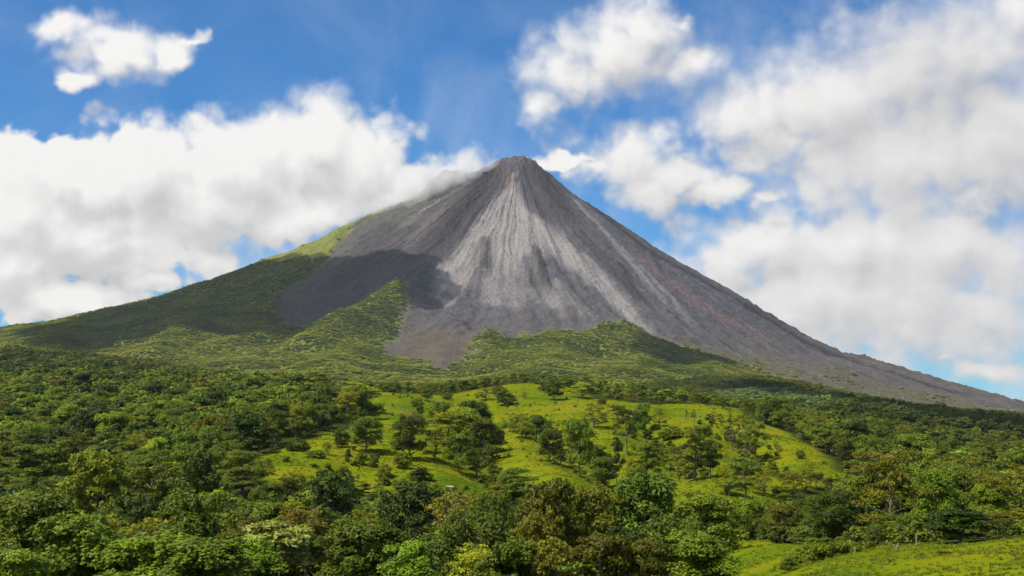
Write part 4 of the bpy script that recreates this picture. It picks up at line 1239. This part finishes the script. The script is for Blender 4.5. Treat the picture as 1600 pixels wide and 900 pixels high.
instancer('grass', np.array(P_), rngG.integers(0, 4, n), rot, np.array(S_), np.array(C_), tp, label='rough tufted pasture grass on the meadow and the near field')

# low scrub on the meadow and along its lower edge
sp = [mass_proto('bush', v) for v in range(3)] + [mass_proto('airy', 2)]
P_, S_, C_, I_ = [], [], [], []
x = rngG.uniform(-115, 175, 5200); y = rngG.uniform(370, 1200, 5200)
g = inside(x, y, MEADOW_PLAN, 6.0, 4)
gd = np.min([seg_dist(x, y, p)[0] for p, w, d in GULLIES], 0)
pr = .05 + .5 * np.exp(-(gd / 11) ** 2) + .28 * sstep(500, 420, y) + .10 * sstep(.1, .5, fbm(x / 40, y / 40, 3, 521))
k = (g > .4) & (rngG.random(len(x)) < pr)
x, y, gd = x[k], y[k], gd[k]
z = land(x, y)
for i in range(len(x)):
    h = rngG.uniform(.7, 2.0) * (1 + 1.1 * math.exp(-(gd[i] / 11) ** 2)) * (1.5 if y[i] < 480 else 1)
    w = h * rngG.uniform(1.0, 1.7)
    P_.append((x[i], y[i], z[i] - .1)); S_.append((w / 9.4, w / 9.4, h / 9)); I_.append(int(rngG.integers(4)))
    t = rngG.random()
    C_.append((np.array((.070, .100, .008)) * (1 - t) + np.array((.150, .165, .010)) * t) * math.exp(rngG.normal(0, .2)))
# bracken and seedlings on the forest floor where it borders the near fields
x = rngG.uniform(-20, 140, 5000); y = rngG.uniform(165, 345, 5000)
k = (meadow_mask(x, y) < .1) & (x / y > -.02) & (rngG.random(5000) < .55)
x, y = x[k], y[k]
z = land(x, y)
for i in range(len(x)):
    h = rngG.uniform(.8, 2.6); w = h * rngG.uniform(1.0, 1.8)
    P_.append((x[i], y[i], z[i] - .1)); S_.append((w / 9.4, w / 9.4, h / 9)); I_.append(int(rngG.integers(4)))
    t = rngG.random()
    C_.append((np.array((.050, .078, .007)) * (1 - t) + np.array((.120, .145, .010)) * t) * math.exp(rngG.normal(0, .25)))
n = len(P_)
print('scrub', n)
rot = np.zeros((n, 3)); rot[:, 2] = rngG.uniform(0, 6.283, n)
instancer('undergrowth', np.array(P_), I_, rot, np.array(S_), np.array(C_), sp, label='low scrub in the meadow gullies and along the edge of the forest')

# bushes standing in the dip between the two near fields
BUSH_LABELS = ["bush at left end of the clump between the two near fields", "tallest leafy bush of the clump between the two near fields", "broad bush at right of the clump between the two near fields",
               "thin bush trailing right from the clump between the near fields", "small bush in front of the clump, by the bottom edge", "low shrub in the dip right of the bush clump",
               "lowest shrub in the dip, beside the leaning sticks", "small weedy shrub alone on the near slope", "flat dark weed patch at right on the near grass slope"]
for (x, y, h, w), lab in zip(FIELD_BUSHES, BUSH_LABELS):
    cm, tm = proto('bush', int(rngG.integers(VARIANTS)))
    e = bpy.data.objects.new('bush', None)
    COL.objects.link(e)
    e.location = (x, y, dens(x, y) - .05)
    e.rotation_euler = (0, 0, rngG.uniform(0, 6.283))
    e.scale = (w / 9, w / 9, h / 9)
    tag(e, lab, 'bush', 'bushes between the near fields')
    c = link('crown', cm, None, e)
    c.color = crown_colour('bush', rngG, y)
    link('stem', tm, None, e)

# posts and sticks at the edge of the near field
M = Mat('weathered_wood')
pn = M.noise(9, 5, .6, M.n('ShaderNodeTexCoord').outputs['Object'])
WOOD = M.finish(M.n('ShaderNodeBsdfPrincipled', {'Base Color': M.ramp(pn, [(.3, (.20, .17, .13)), (.7, (.30, .27, .22))]), 'Roughness': .85}).outputs[0])
POST_LABELS = ["upright pale fence post at the top edge of the near slope", "tall pale pole leaning left before the dark trees", "pale stick leaning right, one of two crossed on the slope crest",
               "pale stick leaning left, one of two crossed on the slope crest", "short pale post in the dip left of the crossed sticks"]
for (x, y, h, lean), lab in zip(POSTS, POST_LABELS):
    h = max(h, .7)
    V, Q = tube([(0, 0, -.3), (.02, 0, h * .4), (-.01, .02, h * .8), (.0, .0, h), (0, 0, h + .01)], [.085, .08, .075, .065, .004], 7)
    o = link('fence_post', mesh_np('fence_post', V, Q), WOOD, None, (x, y, dens(x, y)))
    o.rotation_euler = (0, lean, 0)
    tag(o, lab, 'post', 'posts by the near field')

# the little shed on the meadow
def boxes(lst):
    bm = bmesh.new()
    for (cx, cy, cz), (sx, sy, sz) in lst:
        bmesh.ops.create_cube(bm, size=1, matrix=Matrix.Translation((cx, cy, cz)) @ Matrix.Diagonal((sx, sy, sz, 1)))
    me = bpy.data.meshes.new('part'); bm.to_mesh(me); bm.free()
    return me
x, y = SHED_AT
shed = bpy.data.objects.new('shed', None); COL.objects.link(shed)
shed.location = (x, y, dens(x, y)); shed.rotation_euler = (0, 0, R(24)); shed.scale = (.8, .8, .8)
tag(shed, 'small open shed with pale sloping tin roof on the lower meadow', 'shed')
link('wall', boxes([((0, 1.0, .8), (2.6, .08, 1.6)), ((-1.3, .1, .7), (.08, 1.7, 1.4))]), WOOD, shed)
for px, py in ((-1.25, -.95), (1.25, -.95), (1.25, .95)):
    V, Q = tube([(px, py, -.2), (px, py, .8), (px, py, 1.66 + .1 * py)], [.07, .07, .065], 6)
    link('post', mesh_np('post', V, Q), WOOD, shed)
M = Mat('tin')
TIN = M.finish(M.n('ShaderNodeBsdfPrincipled', {'Base Color': (.26, .21, .17, 1), 'Roughness': .7, 'Metallic': .0}).outputs[0])
N_ = 33
V, Q = [], []
for s in (0, .03):
    for j in range(N_):
        for yy in (-1.25, 1.25):
            V.append((-1.6 + 3.2 * j / (N_ - 1), yy, 1.78 + yy * .22 + .025 * math.cos(j * math.pi) + s))
o2 = 2 * N_
for j in range(N_ - 1):
    Q += [(2 * j, 2 * j + 1, 2 * j + 3, 2 * j + 2), (o2 + 2 * j, o2 + 2 * j + 2, o2 + 2 * j + 3, o2 + 2 * j + 1), (2 * j, 2 * j + 2, o2 + 2 * j + 2, o2 + 2 * j), (2 * j + 1, o2 + 2 * j + 1, o2 + 2 * j + 3, 2 * j + 3)]
Q += [(0, o2, o2 + 1, 1), (2 * N_ - 2, 2 * N_ - 1, o2 + 2 * N_ - 1, o2 + 2 * N_ - 2)]
link('roof', mesh_np('roof', np.array(V), Q, smooth=False), TIN, shed)

# ------------------------------------------------------------------ real clouds: those overhead that shade the land, and the mist caught on the summit
def cloud_over(shade_outline, base_z, seed, rmin, rmax, step):
    """A cumulus standing sunwards of the ground it shades: flat base, lumpy top."""
    rng = np.random.default_rng(seed)
    S = np.array(SUN_DIR)
    P = np.array([(x + S[0] / S[2] * (base_z - z - CAM_Z), y + S[1] / S[2] * (base_z - z - CAM_Z)) for x, y, z in shade_outline])
    lo, hi = P.min(0), P.max(0)
    bm = bmesh.new()
    xs, ys = np.meshgrid(np.arange(lo[0] - step, hi[0] + step, step), np.arange(lo[1] - step, hi[1] + step, step))
    xs = xs.ravel() + rng.normal(0, step * .3, xs.size); ys = ys.ravel() + rng.normal(0, step * .3, ys.size)
    m = inside(xs, ys, P, step * .5 * fbm(xs / (step * 2), ys / (step * 2), 3, seed), step * .5)
    for x, y, k in zip(xs, ys, m):
        if k < (.6 if step > 70 else .3):
            continue
        r = rng.uniform(rmin, rmax) * (.55 + .45 * k)
        mat = Matrix.Translation((x, y, base_z + r * .35)) @ Matrix.Diagonal((1, 1, .62, 1))
        bmesh.ops.create_icosphere(bm, subdivisions=2, radius=r, matrix=mat)
    me = bpy.data.meshes.new('cloud')
    bm.to_mesh(me); bm.free()
    co = np.empty(len(me.vertices) * 3, np.float32); me.vertices.foreach_get('co', co); co = co.reshape(-1, 3)
    co[:, 0] += rmin * .45 * fbm(co[:, 1] / rmin, co[:, 2] / rmin, 2, seed + 1)
    co[:, 1] += rmin * .45 * fbm(co[:, 0] / rmin, co[:, 2] / rmin, 2, seed + 2)
    me.vertices.foreach_set('co', co.ravel())
    me.polygons.foreach_set('use_smooth', np.ones(len(me.polygons), bool))
    tag(link('cloud', me, CLOUD_WHITE), kind='structure')

M = Mat('cloud_white')
_mx = M.n('ShaderNodeMixShader', {0: .42, 1: M.n('ShaderNodeBsdfDiffuse', {'Color': (.9, .9, .9, 1)}).outputs[0], 2: M.n('ShaderNodeBsdfTransparent').outputs[0]})
CLOUD_WHITE = M.finish(_mx.outputs[0])                 # thin water cloud: part of the sun comes through
for j, s in enumerate(SHADES):
    if j == 0:
        cloud_over(s, 2350, 40, 60, 115, 80)
    elif j == 1:
        cloud_over(s, 2150, 50, 35, 60, 50)
    else:
        cloud_over(s, 1500, 60 + j, 40, 70, 60)

def mist(loc, radii, turn, dens, scale, seed, label):
    bm = bmesh.new()
    bmesh.ops.create_icosphere(bm, subdivisions=3, radius=1.0)
    me = bpy.data.meshes.new('cloud')
    bm.to_mesh(me); bm.free()
    M = Mat('cloud_mist')
    p = M.n('ShaderNodeTexCoord').outputs['Object']
    sc = M.n('ShaderNodeVectorMath', {0: p, 1: tuple(r / 100 for r in radii)}, operation='MULTIPLY').outputs[0]
    sh = M.n('ShaderNodeVectorMath', {0: sc, 1: (seed * 3.1, seed * 1.7, 0)}, operation='ADD').outputs[0]
    n = M.noise(scale, 5, .62, sh)
    l = M.n('ShaderNodeVectorMath', {0: p}, operation='LENGTH').outputs['Value']
    f = M.math('SUBTRACT', M.math('MULTIPLY', n, 2.2), M.math('MULTIPLY', M.math('POWER', l, 1.5), 1.1))
    d = M.rng(f, .30, 1.05, 0, dens)
    v = M.n('ShaderNodeVolumePrincipled', {'Color': (.99, .98, .97, 1), 'Density': d, 'Anisotropy': .2})
    M.t.links.new(v.outputs[0], M.out.inputs['Volume'])
    o = link('cloud', me, M.m, None, loc)
    o.scale = radii
    o.rotation_euler = (0, R(turn), 0)
    tag(o, label, 'cloud')

mist((-430, 6870, 1150), (460, 170, 150), -30, .016, 1.0, 1, "white cloud spilling over the rocky left shoulder just below the summit")
mist((-120, 6860, 1265), (85, 50, 32), -28, .016, 2.6, 2, "small wisp of cloud touching the slope close left of the crater")
mist((345, 6800, 1035), (120, 60, 40), 32, .012, 2.2, 3, "thin wisp of cloud lying on the slope right of the summit")

# ------------------------------------------------------------------ the air between us and the volcano
bm = bmesh.new()
bmesh.ops.create_cube(bm, size=1.0, matrix=Matrix.Translation((0, 0, 606)) @ Matrix.Diagonal((19600, 19600, 1492, 1)))
me = bpy.data.meshes.new('haze'); bm.to_mesh(me); bm.free()
M = Mat('haze')
v = M.n('ShaderNodeVolumePrincipled', {'Color': (.80, .90, 1.0, 1), 'Density': HAZE, 'Anisotropy': .3})
M.t.links.new(v.outputs[0], M.out.inputs['Volume'])
M.m.cycles.homogeneous_volume = True
tag(link('haze', me, M.m), 'thin blue air between the meadow and the volcano', kind='stuff')
